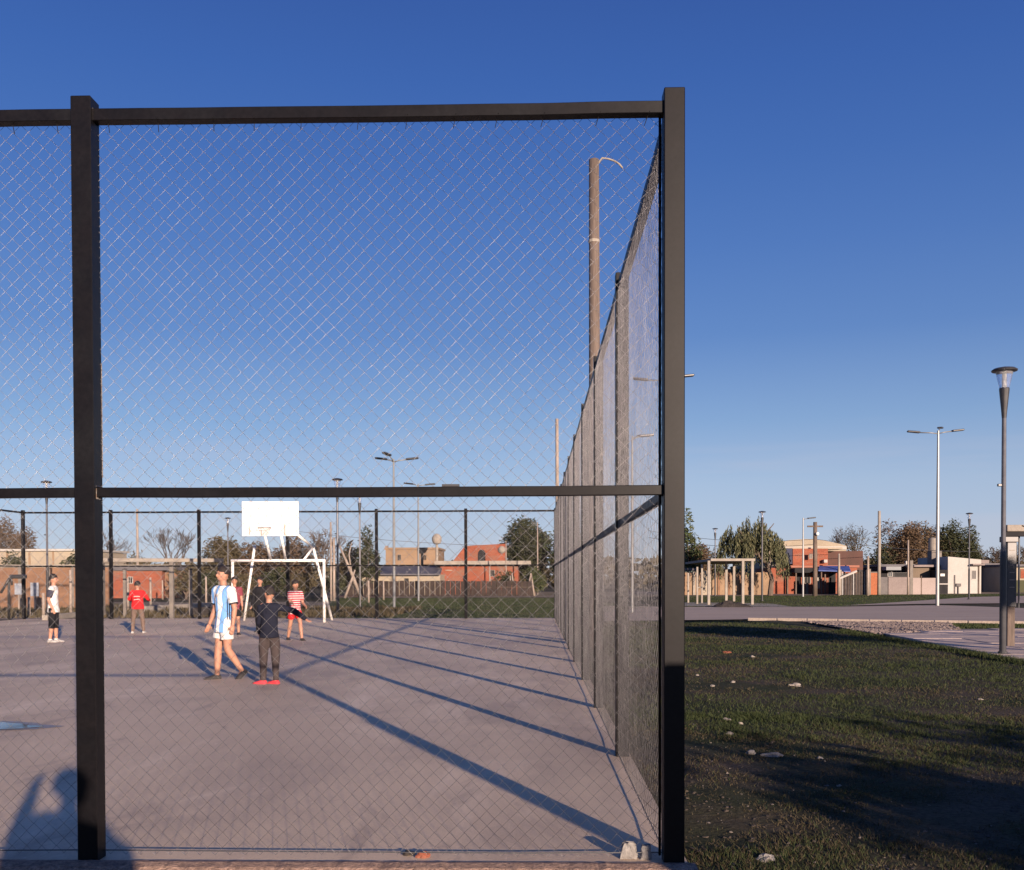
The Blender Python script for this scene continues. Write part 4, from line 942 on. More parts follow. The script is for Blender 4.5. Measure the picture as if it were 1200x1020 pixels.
B = sample_grass(90000, r, 3.3, 11, 1.0); keep = np.array([noise.noise(Vector((p[0]*3.3, p[1]*3.3, 5)))+.6*noise.noise(Vector((p[0]*9, p[1]*9, 1))) > -.08 for p in B]); A = np.concatenate([A, B[keep]])
dry = (A[:, 3] + rr.normal(0, .38, len(A))) > .26
hA = (.010+.026*rr.random(len(A)))*(.75+.9*np.clip(np.array([noise.noise(Vector((p[0]*1.1, p[1]*1.1, 8))) for p in A]), -.3, .6))*(1+.5*np.clip(-A[:, 3], 0, 1)) + .0008*A[:, 1]
wA = .0022+.00025*A[:, 1]
blades('grass', 'short green grass on the plot right of the court', A[~dry, :3], hA[~dry], wA[~dry], L_grass, 1, .7)
blades('dry_grass', 'dry straw coloured grass among the green on the plot right of the court', A[dry, :3], hA[dry]*.8, wA[dry], L_straw, 2, 1.0)
# far grass strips
def strip(poly, n, h, seed):
    P = [Vector(p) for p in poly]; x0, x1 = min(p.x for p in P), max(p.x for p in P); y0, y1 = min(p.y for p in P), max(p.y for p in P); r = random.Random(seed); out = []
    while len(out) < n:
        q = (r.uniform(x0, x1), r.uniform(y0, y1))
        if inside(q, P): out.append((q[0], q[1], -.03))
    return np.array(out)
S1 = strip(GP([(388, 724), (660, 724), (760, 712), (660, 700.5), (395, 701)]), 26000, .08, 4)
S2 = strip(GP([(800, 711), (985, 711), (1060, 704.5), (1140, 699.3), (1250, 697), (1250, 695), (800, 699)]), 18000, .08, 5)
S3 = strip(GP([(1112, 736.8), (1330, 735), (1330, 732), (1108, 730.4)]), 5000, .06, 6)
M_turf = mat('far_turf', (.075,.085,.03), (.055,.07,.022), .5, .95, .6, 14, 0, .1, .35, None, 6, None, (.12,.10,.05), .3)
sheet('grass_strip', M_turf, GP([(380, 724.3), (660, 724.3), (770, 712), (660, 700.3), (388, 700.6)]), -.030, seg=2, wob=.3)
sheet('grass_strip', M_turf, GP([(800, 711), (985, 711), (1060, 704.7), (1140, 699.3), (1290, 697), (1290, 695), (800, 698.5)]), -.030, seg=2, wob=.1)
for i, (S, lab) in enumerate(((S1, 'green grass strip beyond the far fence'), (S2, 'grass strip between the path and the houses'), (S3, 'thin grass strip beside the paved square'))):
    hh = .02+.05*rr.random(len(S)); blades('grass', lab, S, hh, np.full(len(S), .018), L_grass, 20+i, .5)
# weeds/taller tufts at the pavement edge and near kerb
pts = []
for i in range(9000):
    t_ = r.random(); px = 985 + t_*330; py = 737.5+ t_*56 + 3.5*r.random()**2
    q = G(px, py); pts.append((q.x, q.y-.15*r.random(), -.03))
pts = np.array(pts); blades('grass', 'ragged grass along the edge of the paved square', pts, .03+.08*rr.random(len(pts))**2, np.full(len(pts), .007), L_grass, 31, .5)
# gravel and small stones
def pebbles(name, label, pts, rad, m, seed):
    r = np.random.default_rng(seed); base = bmesh.new(); bmesh.ops.create_icosphere(base, subdivisions=1, radius=1); bv = np.array([v.co[:] for v in base.verts]); bf = np.array([[v.index for v in f.verts] for f in base.faces]); base.free()
    n = len(pts); nv = len(bv); S = rad[:, None, None]*(bv[None]*(1+.35*r.normal(size=(n, nv, 1)))*np.array([1, .8, .55])); th_ = r.uniform(0, 6.28, n); c, s = np.cos(th_)[:, None], np.sin(th_)[:, None]
    X = S[:, :, 0]*c-S[:, :, 1]*s; Y = S[:, :, 0]*s+S[:, :, 1]*c; V = np.stack([X, Y, S[:, :, 2]], -1)+pts[:, None, :]
    F = (bf[None]+(np.arange(n)*nv)[:, None, None]).reshape(-1, 3); me = bpy.data.meshes.new(name); me.from_pydata(V.reshape(-1, 3).tolist(), [], F.tolist()); me.materials.append(m)
    return tag(link(name, me), label, 'gravel', kind='stuff')
M_peb = mat('pebbles', (.20,.17,.15), (.07,.058,.05), 9, .9, .3, 40)
pts = []; rad = []
for i in range(1500):
    x = 1.0+abs(r.gauss(0, 1.1)); y = 4.55 + abs(r.gauss(0, .35)) if r.random() < .55 else 4.5+r.random()*8
    if y > 5.6 and r.random() < .6: continue
    pts.append((x, y, ground_h(x, y))); rad.append(.004+.012*r.random()**3)
pebbles('gravel', 'small stones and rubble crumbs at the foot of the corner post', np.array(pts), np.array(rad), M_peb, 3)
pc2 = []; rd2 = []
for i in range(5000):
    y = 3.9+7*r.random()**1.6; x = .82+r.random()*(.6*y)
    if noise.noise(Vector((x*1.5, y*1.5, 9))) < -.05: continue
    pc2.append((x, y, ground_h(x, y))); rd2.append(.005+.013*r.random()**2)
pebbles('soil_crumbs', 'brown soil crumbs and dead stems scattered in the near grass', np.array(pc2), np.array(rd2), mat('soil_crumbs', (.06,.045,.034), (.03,.024,.02), 5, .95), 5)
P = [Vector(p) for p in GP([(940, 728.3), (1112, 729.8), (1125, 738), (1030, 743.5), (985, 735.5)])]; pts = []
while len(pts) < 5000:
    q = (r.uniform(5, 20), r.uniform(20, 40))
    if inside(q, P): pts.append((q[0], q[1], 0))
pebbles('gravel', 'brown gravel bed beside the path', np.array(pts), .02+.04*rr.random(len(pts)), mat('gravel_stones', (.24,.19,.17), (.13,.10,.09), 2, .95), 4)
# individual stones on the plot
for i, (px, py, s_, m_, lab) in enumerate(((852, 763, .075, M_brick, 'orange broken brick on the grass right of the corner post'), (882, 767, .06, M_palec, 'pale flat stone to the right of the orange brick'),
        (931, 800, .085, M_palec, 'largest pale stone in the middle of the grass plot'), (859, 797, .035, M_palec, 'small pale stone left of the largest stone'), (835, 802, .035, M_palec, 'small pale stone nearest the corner post at mid height'), (817, 789, .03, M_palec, 'tiny pale chip near the corner post above the others'),
        (1149, 816, .035, M_palec, 'small white stone alone at the right of the plot'), (924, 840, .03, M_palec, 'tiny pale stone below the largest stone'), (1041, 889, .022, M_palec, 'small white chip in the dark lower grass'), (983, 915, .022, M_palec, 'pale chip in the dark grass left of the white chip'),
        (852, 841, .045, M_conc, 'flat grey stone in the cluster below the brick'), (854, 857, .045, M_conc, 'lower flat grey stone of the cluster left of the bare patch'), (868, 845, .028, M_palec, 'small pale stone right of the grey cluster'), (905, 880, .075, M_plaster, 'flat pale mortar slab lying on the bare patch'), (880, 878, .05, M_plaster, 'small mortar piece beside the flat slab'),
        (961, 884, .03, M_palec, 'small pale chip right of the flat mortar slab'), (897, 999, .055, M_plaster, 'bluish grey stone at the bottom near the gravel'), (975, 1014, .022, M_palec, 'round pale pebble at the bottom edge'), (938, 1016, .018, M_palec, 'small pebble at the bottom edge left of the round one'), (935, 781, .02, M_palec, 'tiny chip in the far part of the grass'), (1140,793,.025,M_conc,'dull chip on the far right grass'))):
    q = G(px, py); stone('stone' if m_ is not M_brick else 'brick_shard', lab, (q.x, q.y, ground_h(q.x, q.y)+s_*.08), s_*.85, m_, 20+i, (1.3,.9,.45) if s_ > .07 else (1,.8,.6))

# ------------------------------------------------------------------ PEOPLE
M_skin = mat('skin', (.42,.22,.15), (.38,.19,.13), 8, .55, .05, 60, 0, .35, .05)
M_hair = mat('dark_hair', (.018,.013,.012), (.03,.022,.018), 30, .55, .6, 90, 0, .4, .3)
M_eye = mat('eyes', (.02,.015,.015), None, 5, .2)
def cloth(name, c, c2=None): return mat(name, c, c2, 9, .9, .35, 60, 0, .15, .12)
def stripes(name, ca, cb, axis, period, phase=0, duty=.5, sleeve=None):
    m = bpy.data.materials.new(name); m.use_nodes = True; t = m.node_tree; b = t.nodes['Principled BSDF']; b.inputs['Roughness'].default_value = .9; b.inputs['Specular IOR Level'].default_value = .15
    tc = N(t, 'ShaderNodeTexCoord'); sp = N(t, 'ShaderNodeSeparateXYZ'); t.links.new(tc.outputs['Object'], sp.inputs[0])
    a = N(t, 'ShaderNodeMath', operation='MULTIPLY_ADD'); a.inputs[1].default_value = 1/period; a.inputs[2].default_value = phase+100; t.links.new(sp.outputs[axis], a.inputs[0])
    f = N(t, 'ShaderNodeMath', operation='FRACT'); t.links.new(a.outputs[0], f.inputs[0]); g_ = N(t, 'ShaderNodeMath', operation='LESS_THAN'); g_.inputs[1].default_value = duty; t.links.new(f.outputs[0], g_.inputs[0]); fac = g_.outputs[0]
    if sleeve:
        ab = N(t, 'ShaderNodeMath', operation='ABSOLUTE'); t.links.new(sp.outputs['X'], ab.inputs[0]); l = N(t, 'ShaderNodeMath', operation='LESS_THAN'); l.inputs[1].default_value = sleeve; t.links.new(ab.outputs[0], l.inputs[0])
        mu = N(t, 'ShaderNodeMath', operation='MULTIPLY'); t.links.new(fac, mu.inputs[0]); t.links.new(l.outputs[0], mu.inputs[1]); fac = mu.outputs[0]
    mx = N(t, 'ShaderNodeMix', data_type='RGBA'); mx.inputs[6].default_value = (*ca, 1); mx.inputs[7].default_value = (*cb, 1); t.links.new(fac, mx.inputs[0]); t.links.new(mx.outputs[2], b.inputs['Base Color'])
    n2 = N(t, 'ShaderNodeTexNoise', Scale=14, Detail=3); t.links.new(tc.outputs['Object'], n2.inputs['Vector']); bp = N(t, 'ShaderNodeBump', Strength=.5, Distance=.02); t.links.new(n2.outputs[0], bp.inputs['Height']); t.links.new(bp.outputs[0], b.inputs['Normal'])
    return m
def loft(bm, rings, sides=14):
    """rings: (centre, side axis, fore axis, half width, half depth)"""
    RR = []
    for c, a, b, ra, rb in rings:
        RR.append([bm.verts.new(Vector(c)+a*ra*math.cos(2*math.pi*k/sides)+b*rb*math.sin(2*math.pi*k/sides)) for k in range(sides)])
    for i in range(len(RR)-1):
        for k in range(sides): bm.faces.new((RR[i][k], RR[i][(k+1)%sides], RR[i+1][(k+1)%sides], RR[i+1][k]))
    bm.faces.new(RR[0][::-1]); bm.faces.new(RR[-1])
def egg(bm, c, r3, rot=None):
    r = bmesh.ops.create_uvsphere(bm, u_segments=14, v_segments=10, radius=1)
    for v in r['verts']:
        v.co = Vector(c) + (rot or Matrix.Identity(3)) @ Vector((v.co.x*r3[0], v.co.y*r3[1], v.co.z*r3[2]))
def limb(bm, pts, rads, sides=12, ends=True):
    fine = []; fr_ = []
    for i in range(len(pts)-1):
        for t in (0, .5): fine.append(Vector(pts[i]).lerp(Vector(pts[i+1]), t)); fr_.append(rads[i]*(1-t)+rads[i+1]*t)
    fine.append(Vector(pts[-1])); fr_.append(rads[-1]); tube(bm, fine, fr_, sides)
    if ends:
        for p, r_ in ((pts[0], rads[0]), (pts[-1], rads[-1])): egg(bm, p, (r_, r_, r_))
def voxel(name, bm, m, parent, vox, smooth=3, wr=0, seed=0):
    bmesh.ops.recalc_face_normals(bm, faces=bm.faces[:])
    me = bpy.data.meshes.new(name); bm.to_mesh(me); bm.free(); o = bpy.data.objects.new(name, me); col.objects.link(o)
    md = o.modifiers.new('r', 'REMESH'); md.mode = 'VOXEL'; md.voxel_size = vox
    ms = o.modifiers.new('s', 'SMOOTH'); ms.iterations = smooth; ms.factor = .5
    dg_ = bpy.context.evaluated_depsgraph_get(); me2 = bpy.data.meshes.new_from_object(o.evaluated_get(dg_)); o.modifiers.clear(); o.data = me2; me2.name = name
    if wr:
        co = np.zeros(len(me2.vertices)*3, np.float32); me2.vertices.foreach_get('co', co); co = co.reshape(-1, 3); no = np.zeros_like(co).ravel(); me2.vertices.foreach_get('normal', no); no = no.reshape(-1, 3)
        am = np.array([noise.noise(Vector((p[0]*9+seed, p[1]*9, p[2]*5)))+.6*noise.noise(Vector((p[0]*22, p[1]*22, p[2]*16+seed))) for p in co]); co += no*(am*wr)[:, None]
        me2.vertices.foreach_set('co', co.ravel()); me2.update()
    me2.materials.clear(); me2.materials.append(m); me2.polygons.foreach_set('use_smooth', [True]*len(me2.polygons)); o.parent = parent; return o
def pdir(pitch, ab=0, side=1):                 # pitch forward from straight down, ab outward
    return Vector((side*math.sin(R(ab))*math.cos(R(pitch)), math.sin(R(pitch)), -math.cos(R(pitch))*math.cos(R(ab))))
def person(label, px, by, top, face, pose, wear, vox=.009, loc=None, H=None, name='person', group=None):
    """local +Y is forward. face = heading in degrees (0 looks away from the camera, 180 towards it)."""
    p = G(px, by) if loc is None else Vector(loc); H = H or HZ(p, px, top)
    root = thing(name, label, 'person', p, R(face), group)
    hip_h = .505*H; Xa, Ya = Vector((1,0,0)), Vector((0,1,0))
    th_l, sh_l = .235*H, .235*H
    # legs: find pelvis height so that the lower foot touches the ground
    legs = {}
    for sd, nm in ((-1, 'L'), (1, 'R')):
        tp, kb, ab = pose['leg'+nm]; a = pdir(tp, ab, sd)*th_l; b = pdir(tp-kb, ab*.5, sd)*sh_l; legs[sd] = (a, b, tp-kb)
    drop = max(-(legs[s][0]+legs[s][1]).z for s in (-1, 1)); pz = drop + .042*H
    lean = R(pose.get('lean', 0)); up = Vector((0, math.sin(lean), math.cos(lean))); fw = Vector((0, math.cos(lean), -math.sin(lean)))
    pel = Vector((0, 0, pz)); tw = R(pose.get('twist', 0)); Xs = Vector((math.cos(tw), math.sin(tw), 0)); Fs = Vector((-math.sin(tw), math.cos(tw), 0))
    def T(h, f=0): return pel + up*(h*H) + fw*(f*H)
    bw_ = pose.get('build', 1.0)
    neck = T(.315); hd = Matrix.Rotation(R(pose.get('head', 0)), 3, 'Z') @ Matrix.Rotation(R(pose.get('nod', 0)), 3, 'X')
    hs_ = 1.0+max(0, (1.5-H))*.25               # children have larger heads
    hc = T(.415, .008)
    bm = bmesh.new()
    loft(bm, [(T(-.035), Xa, Ya, .060*H, .045*H), (T(.0), Xa, Ya, .083*H*bw_, .056*H), (T(.07), Xa, fw, .074*H*bw_, .052*H*bw_), (T(.15), Xs, Fs, .080*H*bw_, .055*H*bw_), (T(.23), Xs, Fs, .092*H*bw_, .058*H), (T(.285), Xs, Fs, .088*H, .046*H), (T(.31), Xs, Fs, .045*H, .035*H)])
    limb(bm, [T(.29), T(.345, .005), T(.375, .008)], [.034*H, .030*H, .030*H], 10)
    egg(bm, hc, (.046*H*hs_, .056*H*hs_, .064*H*hs_), hd); egg(bm, hc+hd@Vector((0, .016*H, -.026*H)), (.034*H*hs_, .036*H*hs_, .036*H*hs_), hd)
    egg(bm, hc+hd@Vector((0, .058*H*hs_, -.010*H)), (.009*H, .013*H, .014*H), hd)
    for s in (-1, 1): egg(bm, hc+hd@Vector((s*.047*H*hs_, -.002*H, -.008*H)), (.006*H, .011*H, .017*H), hd)
    egg(bm, hc+hd@Vector((0, .047*H*hs_, -.036*H)), (.014*H, .008*H, .006*H), hd)
    J = {}
    for sd, nm in ((-1, 'L'), (1, 'R')):
        a, b, shp = legs[sd]; h0 = pel + Xa*sd*.052*H + Vector((0,0,-.01*H)); k = h0+a; an = k+b
        limb(bm, [h0, h0+a*.45, k, k+b*.3, an], [.052*H*bw_, .047*H*bw_, .033*H, .034*H, .021*H], 12)
        fy = pose.get('foot'+nm, 0); toe = R(fy); fd = Matrix.Rotation(R(pose.get('footyaw', 0)), 3, 'Z') @ Vector((sd*.12, math.cos(toe), math.sin(toe))).normalized()
        J['an'+nm] = an; J['fd'+nm] = fd; J['hip'+nm] = h0; J['kn'+nm] = k
        limb(bm, [an, an+Vector((0,0,-.022*H))+fd*.05*H, an+Vector((0,0,-.028*H))+fd*.085*H], [.020*H, .012*H, .008*H], 8)
        up_, el, ab = pose['arm'+nm][:3]; yw = pose['arm'+nm][3] if len(pose['arm'+nm]) > 3 else 0
        s0 = T(.275) + Xs*sd*.098*H*min(1, bw_); ua = pdir(up_, ab, sd); e = s0+ua*.165*H; la = pdir(up_+el, ab*.7+yw, sd); wr = e+la*.145*H
        limb(bm, [T(.28)+Xs*sd*.06*H, s0, e, e+la*.05*H, wr], [.036*H, .034*H, .024*H, .023*H, .0155*H], 10)
        J['sh'+nm] = s0; J['el'+nm] = e; J['wr'+nm] = wr
        # hand: palm and five unequal fingers, slightly curled
        side_ax = la.cross(Vector((sd,0,0))).normalized(); 
        if side_ax.length < .1: side_ax = Vector((0,1,0))
        nrm = la.cross(side_ax).normalized()*sd
        pc_ = wr+la*.028*H; R3 = Matrix((side_ax, nrm, la)).transposed(); egg(bm, pc_, (.022*H, .011*H, .032*H), R3)
        for q in range(4):
            b0 = wr+la*.050*H+side_ax*(q-1.5)*.0105*H; fl = (.036,.042,.040,.030)[q]*H; d2 = (la-nrm*.35).normalized(); d3 = (la-nrm*.9).normalized()
            limb(bm, [b0-la*.01*H, b0+d2*fl*.55, b0+d2*fl*.55+d3*fl*.5], [max(.0058*H, vox*.85), max(.0052*H, vox*.8), max(.0045*H, vox*.7)], 6, False)
        t0 = wr+la*.018*H+side_ax*.016*H; d2 = (la*.7+side_ax*.8-nrm*.2).normalized(); limb(bm, [t0, t0+d2*.022*H, t0+d2*.022*H+(la-nrm*.3).normalized()*.02*H], [max(.0075*H, vox), max(.006*H, vox*.9), max(.005*H, vox*.8)], 6, False)
    voxel('body', bm, M_skin, root, vox, 2)
    for s in (-1, 1):
        bm = bmesh.new(); egg(bm, hc+hd@Vector((s*.018*H*hs_, .050*H*hs_, .003*H)), (.0065*H, .006*H, .004*H), hd); from_bm('eye', bm, M_eye, root)
        bm = bmesh.new(); egg(bm, hc+hd@Vector((s*.018*H*hs_, .051*H*hs_, .014*H)), (.011*H, .005*H, .0022*H), hd); from_bm('eyebrow', bm, M_hair, root)
    # hair: cap cut at the hairline
    bm = bmesh.new(); bmesh.ops.create_icosphere(bm, subdivisions=4, radius=1)
    kill = [v for v in bm.verts if (v.co.y > .40 and v.co.z < .30-.12*abs(v.co.x)) or (v.co.z < -.42) or (abs(v.co.x) > .75 and v.co.z < -.05 and v.co.y > -.25)]
    bmesh.ops.delete(bm, geom=kill, context='VERTS')
    for v in bm.verts:
        c = v.co.copy(); k = 1.0+.07*noise.noise(c*7)+.03*max(0, c.z)
        v.co = hc + hd@Vector((c.x*.056*H*hs_*k, c.y*.0605*H*hs_*k-.006*H, c.z*.075*H*hs_*k+.003*H))
    ho = from_bm('hair', bm, M_hair, root, smooth=True); sm = ho.modifiers.new('solid', 'SOLIDIFY'); sm.thickness = .008
    # clothes
    for c in wear:
        k = c[0]
        if k in ('shirt', 'jacket'):
            m_, sl, hem = c[1], c[2], c[3]; g_ = .011*H*(1.0 if k == 'shirt' else 1.25); bm = bmesh.new()
            loft(bm, [(T(hem), Xa, Ya, (.088*bw_)*H+g_*1.5+.010*H, .066*H+g_+.008*H), (T(.0), Xa, fw, .090*H*bw_+g_+.006*H, .064*H*bw_+g_+.006*H), (T(.06), Xa, fw, .086*H*bw_+g_, .060*H*bw_+g_), (T(.15), Xs, Fs, .084*H*bw_+g_, .058*H*bw_+g_), (T(.23), Xs, Fs, .093*H*bw_+g_, .059*H+g_), (T(.285), Xs, Fs, .088*H+g_*.6, .047*H+g_*.7), (T(.318), Xs, Fs, .046*H+g_*.3, .036*H+g_*.3)])
            for sd, nm in ((-1, 'L'), (1, 'R')):
                s0, e, wr = J['sh'+nm], J['el'+nm], J['wr'+nm]; a0 = T(.28)+Xs*sd*.055*H
                if sl == 'long': limb(bm, [a0, s0, e, wr+(wr-e)*.02], [.040*H, .040*H, .031*H, .024*H], 12)
                else: limb(bm, [a0, s0, s0.lerp(e, .72)], [.041*H, .043*H, .040*H], 12, False); egg(bm, s0, (.042*H,)*3)
            o = voxel(k, bm, m_, root, max(vox, .010), 3, .007, px*.1)
            if len(c) > 4:
                for ex in c[4]: ex(root, H, T, J, o)
        elif k in ('shorts', 'trousers'):
            m_, ln = c[1], c[2]; bm = bmesh.new()
            loft(bm, [(T(-.045), Xa, Ya, .066*H, .050*H), (T(-.01), Xa, Ya, .090*H*bw_, .062*H), (T(.035), Xa, Ya, .086*H*bw_, .060*H)])
            for nm in 'LR':
                h0, kn, an = J['hip'+nm], J['kn'+nm], J['an'+nm]
                if ln <= 1: limb(bm, [h0, h0.lerp(kn, .5*ln), h0.lerp(kn, ln)], [.060*H*bw_, .062*H*bw_, .060*H], 12, False)
                elif ln < 2: limb(bm, [h0, kn, kn.lerp(an, ln-1)], [.060*H*bw_, .047*H, .042*H], 12, False)
                else: limb(bm, [h0, h0.lerp(kn, .5), kn, kn.lerp(an, .5), an+Vector((0,0,.004*H))], [.059*H*bw_, .054*H, .042*H, .036*H, .032*H], 12, False)
            voxel(k, bm, m_, root, max(vox, .010), 3, .007, px*.2)
        elif k == 'shoes':
            for nm in 'LR':
                an, fd = J['an'+nm], J['fd'+nm]; bm = bmesh.new(); dn = Vector((0,0,-1)); sx = fd.cross(Vector((0,0,1))).normalized(); u = sx.cross(fd).normalized()
                z0 = an - u*.024*H
                loft(bm, [(z0-fd*.036*H, sx, u, .012*H, .016*H), (z0-fd*.030*H, sx, u, .027*H, .030*H), (z0+fd*.01*H+u*.004*H, sx, u, .031*H, .034*H), (z0+fd*.06*H-u*.002*H, sx, u, .033*H, .023*H), (z0+fd*.098*H-u*.005*H, sx, u, .027*H, .016*H), (z0+fd*.115*H-u*.006*H, sx, u, .012*H, .010*H)], 12)
                for v in bm.verts:
                    k2 = (v.co-z0).dot(u)
                    if k2 < -.016*H: v.co += u*(-.016*H-k2)
                o = voxel('shoe', bm, c[1], root, max(.007, vox*.8), 1)
                bm = bmesh.new(); loft(bm, [(z0-u*.017*H-fd*.028*H, sx, fd, .008*H, .002*H), (z0-u*.017*H-fd*.026*H, sx, u, .020*H, .0045*H), (z0-u*.0175*H+fd*.06*H, sx, u, .027*H, .0045*H), (z0-u*.0175*H+fd*.106*H, sx, u, .013*H, .004*H)], 10)
                from_bm('shoe_sole', bm, c[2], o)
        elif k == 'socks':
            for nm in 'LR':
                kn, an = J['kn'+nm], J['an'+nm]; bm = bmesh.new(); limb(bm, [kn.lerp(an, c[2]), an], [.030*H, .027*H], 12, False); from_bm('sock', bm, c[1], root, smooth=True)
    return root
W_ = cloth('white_cloth', (.74,.72,.70)); BK = cloth('black_cloth', (.018,.018,.022)); NV = cloth('navy_cloth', (.016,.018,.032)); GR = cloth('charcoal_cloth', (.07,.055,.055)); RD = cloth('red_cloth', (.62,.025,.03)); RS = cloth('red_shoe', (.75,.07,.09)); KH = cloth('grey_brown_cloth', (.17,.12,.10)); SW = mat('white_shoe', (.75,.72,.70)); SD = mat('dark_shoe', (.04,.035,.035)); SG = mat('grey_sole', (.25,.23,.22)); MG = cloth('maroon_cloth', (.22,.05,.07))
def crest(root, H, T, J, o):
    bm = bmesh.new(); c = T(.235)+Vector((-.025*H, .078*H, 0)); egg(bm, c, (.010*H, .004*H, .014*H)); from_bm('crest', bm, mat('crest_gold', (.45,.28,.12), (.2,.15,.1), 60), o)
def cuffs(root, H, T, J, o):
    for nm in 'LR':
        s0, e = J['sh'+nm], J['el'+nm]; bm = bmesh.new(); limb(bm, [s0.lerp(e, .68), s0.lerp(e, .75)], [.0415*H, .0415*H], 14, False); from_bm('sleeve_cuff', bm, NV, o, smooth=True)
def collar(root, H, T, J, o):
    bm = bmesh.new(); loft(bm, [(T(.312), Vector((1,0,0)), Vector((0,1,0)), .048*H, .040*H), (T(.322), Vector((1,0,0)), Vector((0,1,0)), .042*H, .036*H)]); from_bm('collar', bm, NV, o, smooth=True)
def side_stripe(root, H, T, J, o):
    for s in (-1, 1):
        for q in (-.012, .006):
            bm = bmesh.new(); tube(bm, [T(.20)+Vector((s*.100*H, q*H, 0)), T(.02)+Vector((s*.103*H, q*H, 0))], .004*H, 4); from_bm('side_stripe', bm, NV, o)
def dark_sleeve(root, H, T, J, o):
    for nm in 'LR':
        s0, e = J['sh'+nm], J['el'+nm]; bm = bmesh.new(); limb(bm, [s0.lerp(e, .12), s0.lerp(e, .78)], [.047*H, .043*H], 14, False); from_bm('sleeve', bm, cloth('dark_grey_sleeve', (.06,.06,.085)), o, smooth=True)
def back_print(root, H, T, J, o):
    for k in range(2):
        bm = bmesh.new(); tube(bm, [T(.19-.06*k)+Vector((-.05*H, -.073*H, 0)), T(.20-.06*k)+Vector((.02*H, -.078*H, 0)), T(.19-.05*k)+Vector((.06*H, -.07*H, 0))], .006*H, 5); from_bm('back_print', bm, W_, o)
ARG = stripes('blue_white_stripes', (.74,.73,.72), (.16,.34,.66), 'X', .125, .22, .44, .162)
REDST = stripes('red_white_hoops', (.42,.05,.07), (.62,.52,.52), 'Z', .052, 0, .38)
person('boy in a blue and white striped shirt and white shorts walking across the court', 263, 796, 663.5, 128,
       dict(legL=(-3, 30, 1), legR=(8, 5, 1), footL=-38, footR=0, armL=(-6, 16, 12), armR=(0, 18, 12), head=14, nod=2, build=.94, twist=22),
       [('shirt', ARG, 'short', -.095, (crest, cuffs, collar, side_stripe)), ('shorts', W_, .62), ('shoes', SD, SG)], .0075)
person('small boy in a dark top and grey trousers with red shoes pointing to the right', 316, 801.5, 687, 12,
       dict(footyaw=58, legL=(2, 3, 2), legR=(-1, 2, 2), armL=(14, 30, 6), armR=(12, 4, 76), head=40, nod=-12, build=.84),
       [('jacket', NV, 'long', -.04), ('trousers', GR, 2), ('shoes', RS, RS)], .008)
person('boy in a red and white hooped shirt and red shorts stepping left beside the goal', 346, 750.5, 678, -150,
       dict(legL=(22, 6, 2), legR=(-16, 10, 3), footR=-10, armL=(15, 55, 8), armR=(25, 60, 5), head=15, nod=-15, lean=4, build=.9),
       [('shirt', REDST, 'short', -.075), ('shorts', RD, .55), ('shoes', SD, SG)])
person('boy in a white shirt with dark sleeves and long black shorts standing at left', 63, 752.5, 673, -80,
       dict(legL=(3, 2, 2), legR=(-2, 4, 2), armL=(-8, 20, 4), armR=(-14, 38, 4), head=0, nod=-4, build=.92),
       [('shirt', W_, 'short', -.075, (dark_sleeve,)), ('shorts', BK, 1.28), ('socks', W_, .93), ('shoes', SW, SW)])
person('boy in a red jacket seen from behind with arms folded in front', 161.5, 742, 681, 8,
       dict(legL=(-4, 2, 6), legR=(2, 4, 9), armL=(22, 58, 30, -45), armR=(22, 58, 30, -45), head=-20, nod=-14, build=1.1),
       [('jacket', RD, 'long', -.05, (back_print,)), ('trousers', KH, 2), ('shoes', SW, SW)])
person('child in dark red half hidden behind the boy in blue and white stripes', 275, 744, 676, 200,
       dict(legL=(5, 5, 2), legR=(-5, 5, 2), armL=(5, 20, 6), armR=(5, 20, 6), head=0),
       [('shirt', MG, 'short', -.075), ('shorts', BK, .8), ('shoes', SD, SG)], .011)
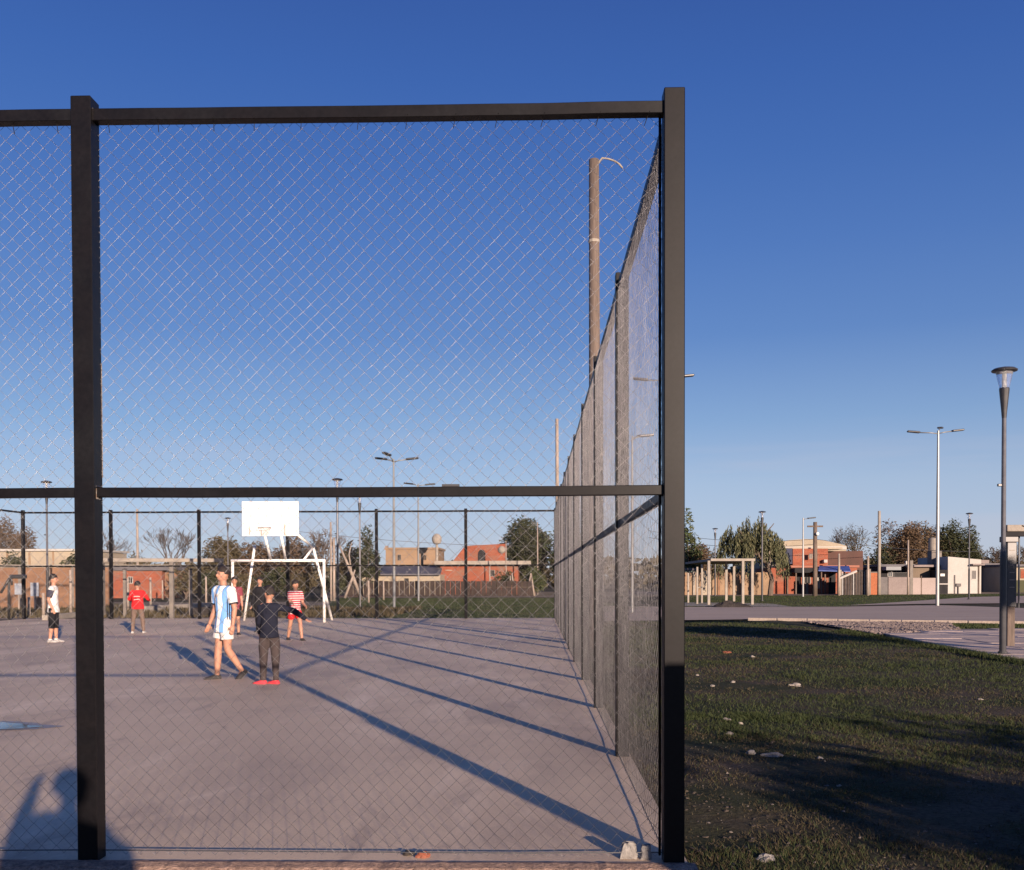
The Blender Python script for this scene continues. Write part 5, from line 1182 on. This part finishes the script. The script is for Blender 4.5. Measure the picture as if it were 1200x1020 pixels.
person('child in dark clothes half hidden behind the small boy in dark top', 305, 741, 676.5, 175,
       dict(legL=(4, 5, 3), legR=(-6, 5, 3), armL=(5, 20, 6), armR=(5, 20, 6), head=0),
       [('jacket', BK, 'long', -.05), ('trousers', BK, 2), ('shoes', SD, SG)], .011)
# the photographer, seen only as a shadow on the court
ph = person('woman taking the photograph, seen only by the shadow thrown onto the court', 0, 0, 0, -20,
       dict(legL=(0, 2, 6), legR=(0, 2, 6), armL=(20, 145, 62, -43), armR=(12, 30, 20, 0), head=0, build=2.1),
       [('jacket', NV, 'long', -.10), ('trousers', BK, 2), ('shoes', SD, SG)], .014, loc=(.12, -.38, -.04), H=1.60)

ph.scale = (1.32, 1.15, 1)

# ------------------------------------------------------------------ added casters out of view: trees and a post placed for their shade
def shade_tree(label, x, y, H, rx, ry, rz, zc, n, size, seed, leaf=L_dark):
    root = thing('tree', label, 'tree', (x, y, -.05)); bm = bmesh.new(); tube(bm, [(0,0,-.1), (.05,0,zc*.5), (0,0,zc)], [.12,.09,.06], 8)
    rnd = random.Random(seed); bl_ = []
    for k in range(9):
        a = rnd.uniform(0, 6.28); c = (math.cos(a)*rx*.55, math.sin(a)*ry*.55, zc+rnd.uniform(-.5,.5)*rz); bl_.append((*c, rx*.45, ry*.45, rz*.6)); tube(bm, [(0,0,zc*.7), c], [.05,.02], 5, False)
    from_bm('trunk', bm, M_bark, root); leaf_cloud('crown', leaf, root, bl_, n, size, seed, surf=.2)
shade_tree('small added tree beyond the right of the picture, flat crown shaped for its shadow', 16.6, 5.0, 5.2, 2.0, 1.6, .75, 4.35, 5200, .2, 61)  # added out of view to throw a shadow on the far grass
shade_tree('dense low tree added unseen behind the camera at right to shade the near grass', 8.7, -2.9, 2.6, 2.8, 2.2, 1.5, 1.0, 7500, .17, 62)  # unseen addition, placed and sized to darken the near grass
p_ = thing('shade_post', 'short wooden post added unseen behind the camera to shade the corner post foot', 'post', (2.45, 1.35, -.05)); boxo('shaft', M_wood, p_, -.07, .07, -.07, .07, 0, 1.80, .01)  # added blocker, its shadow falls on the lower part of the corner post
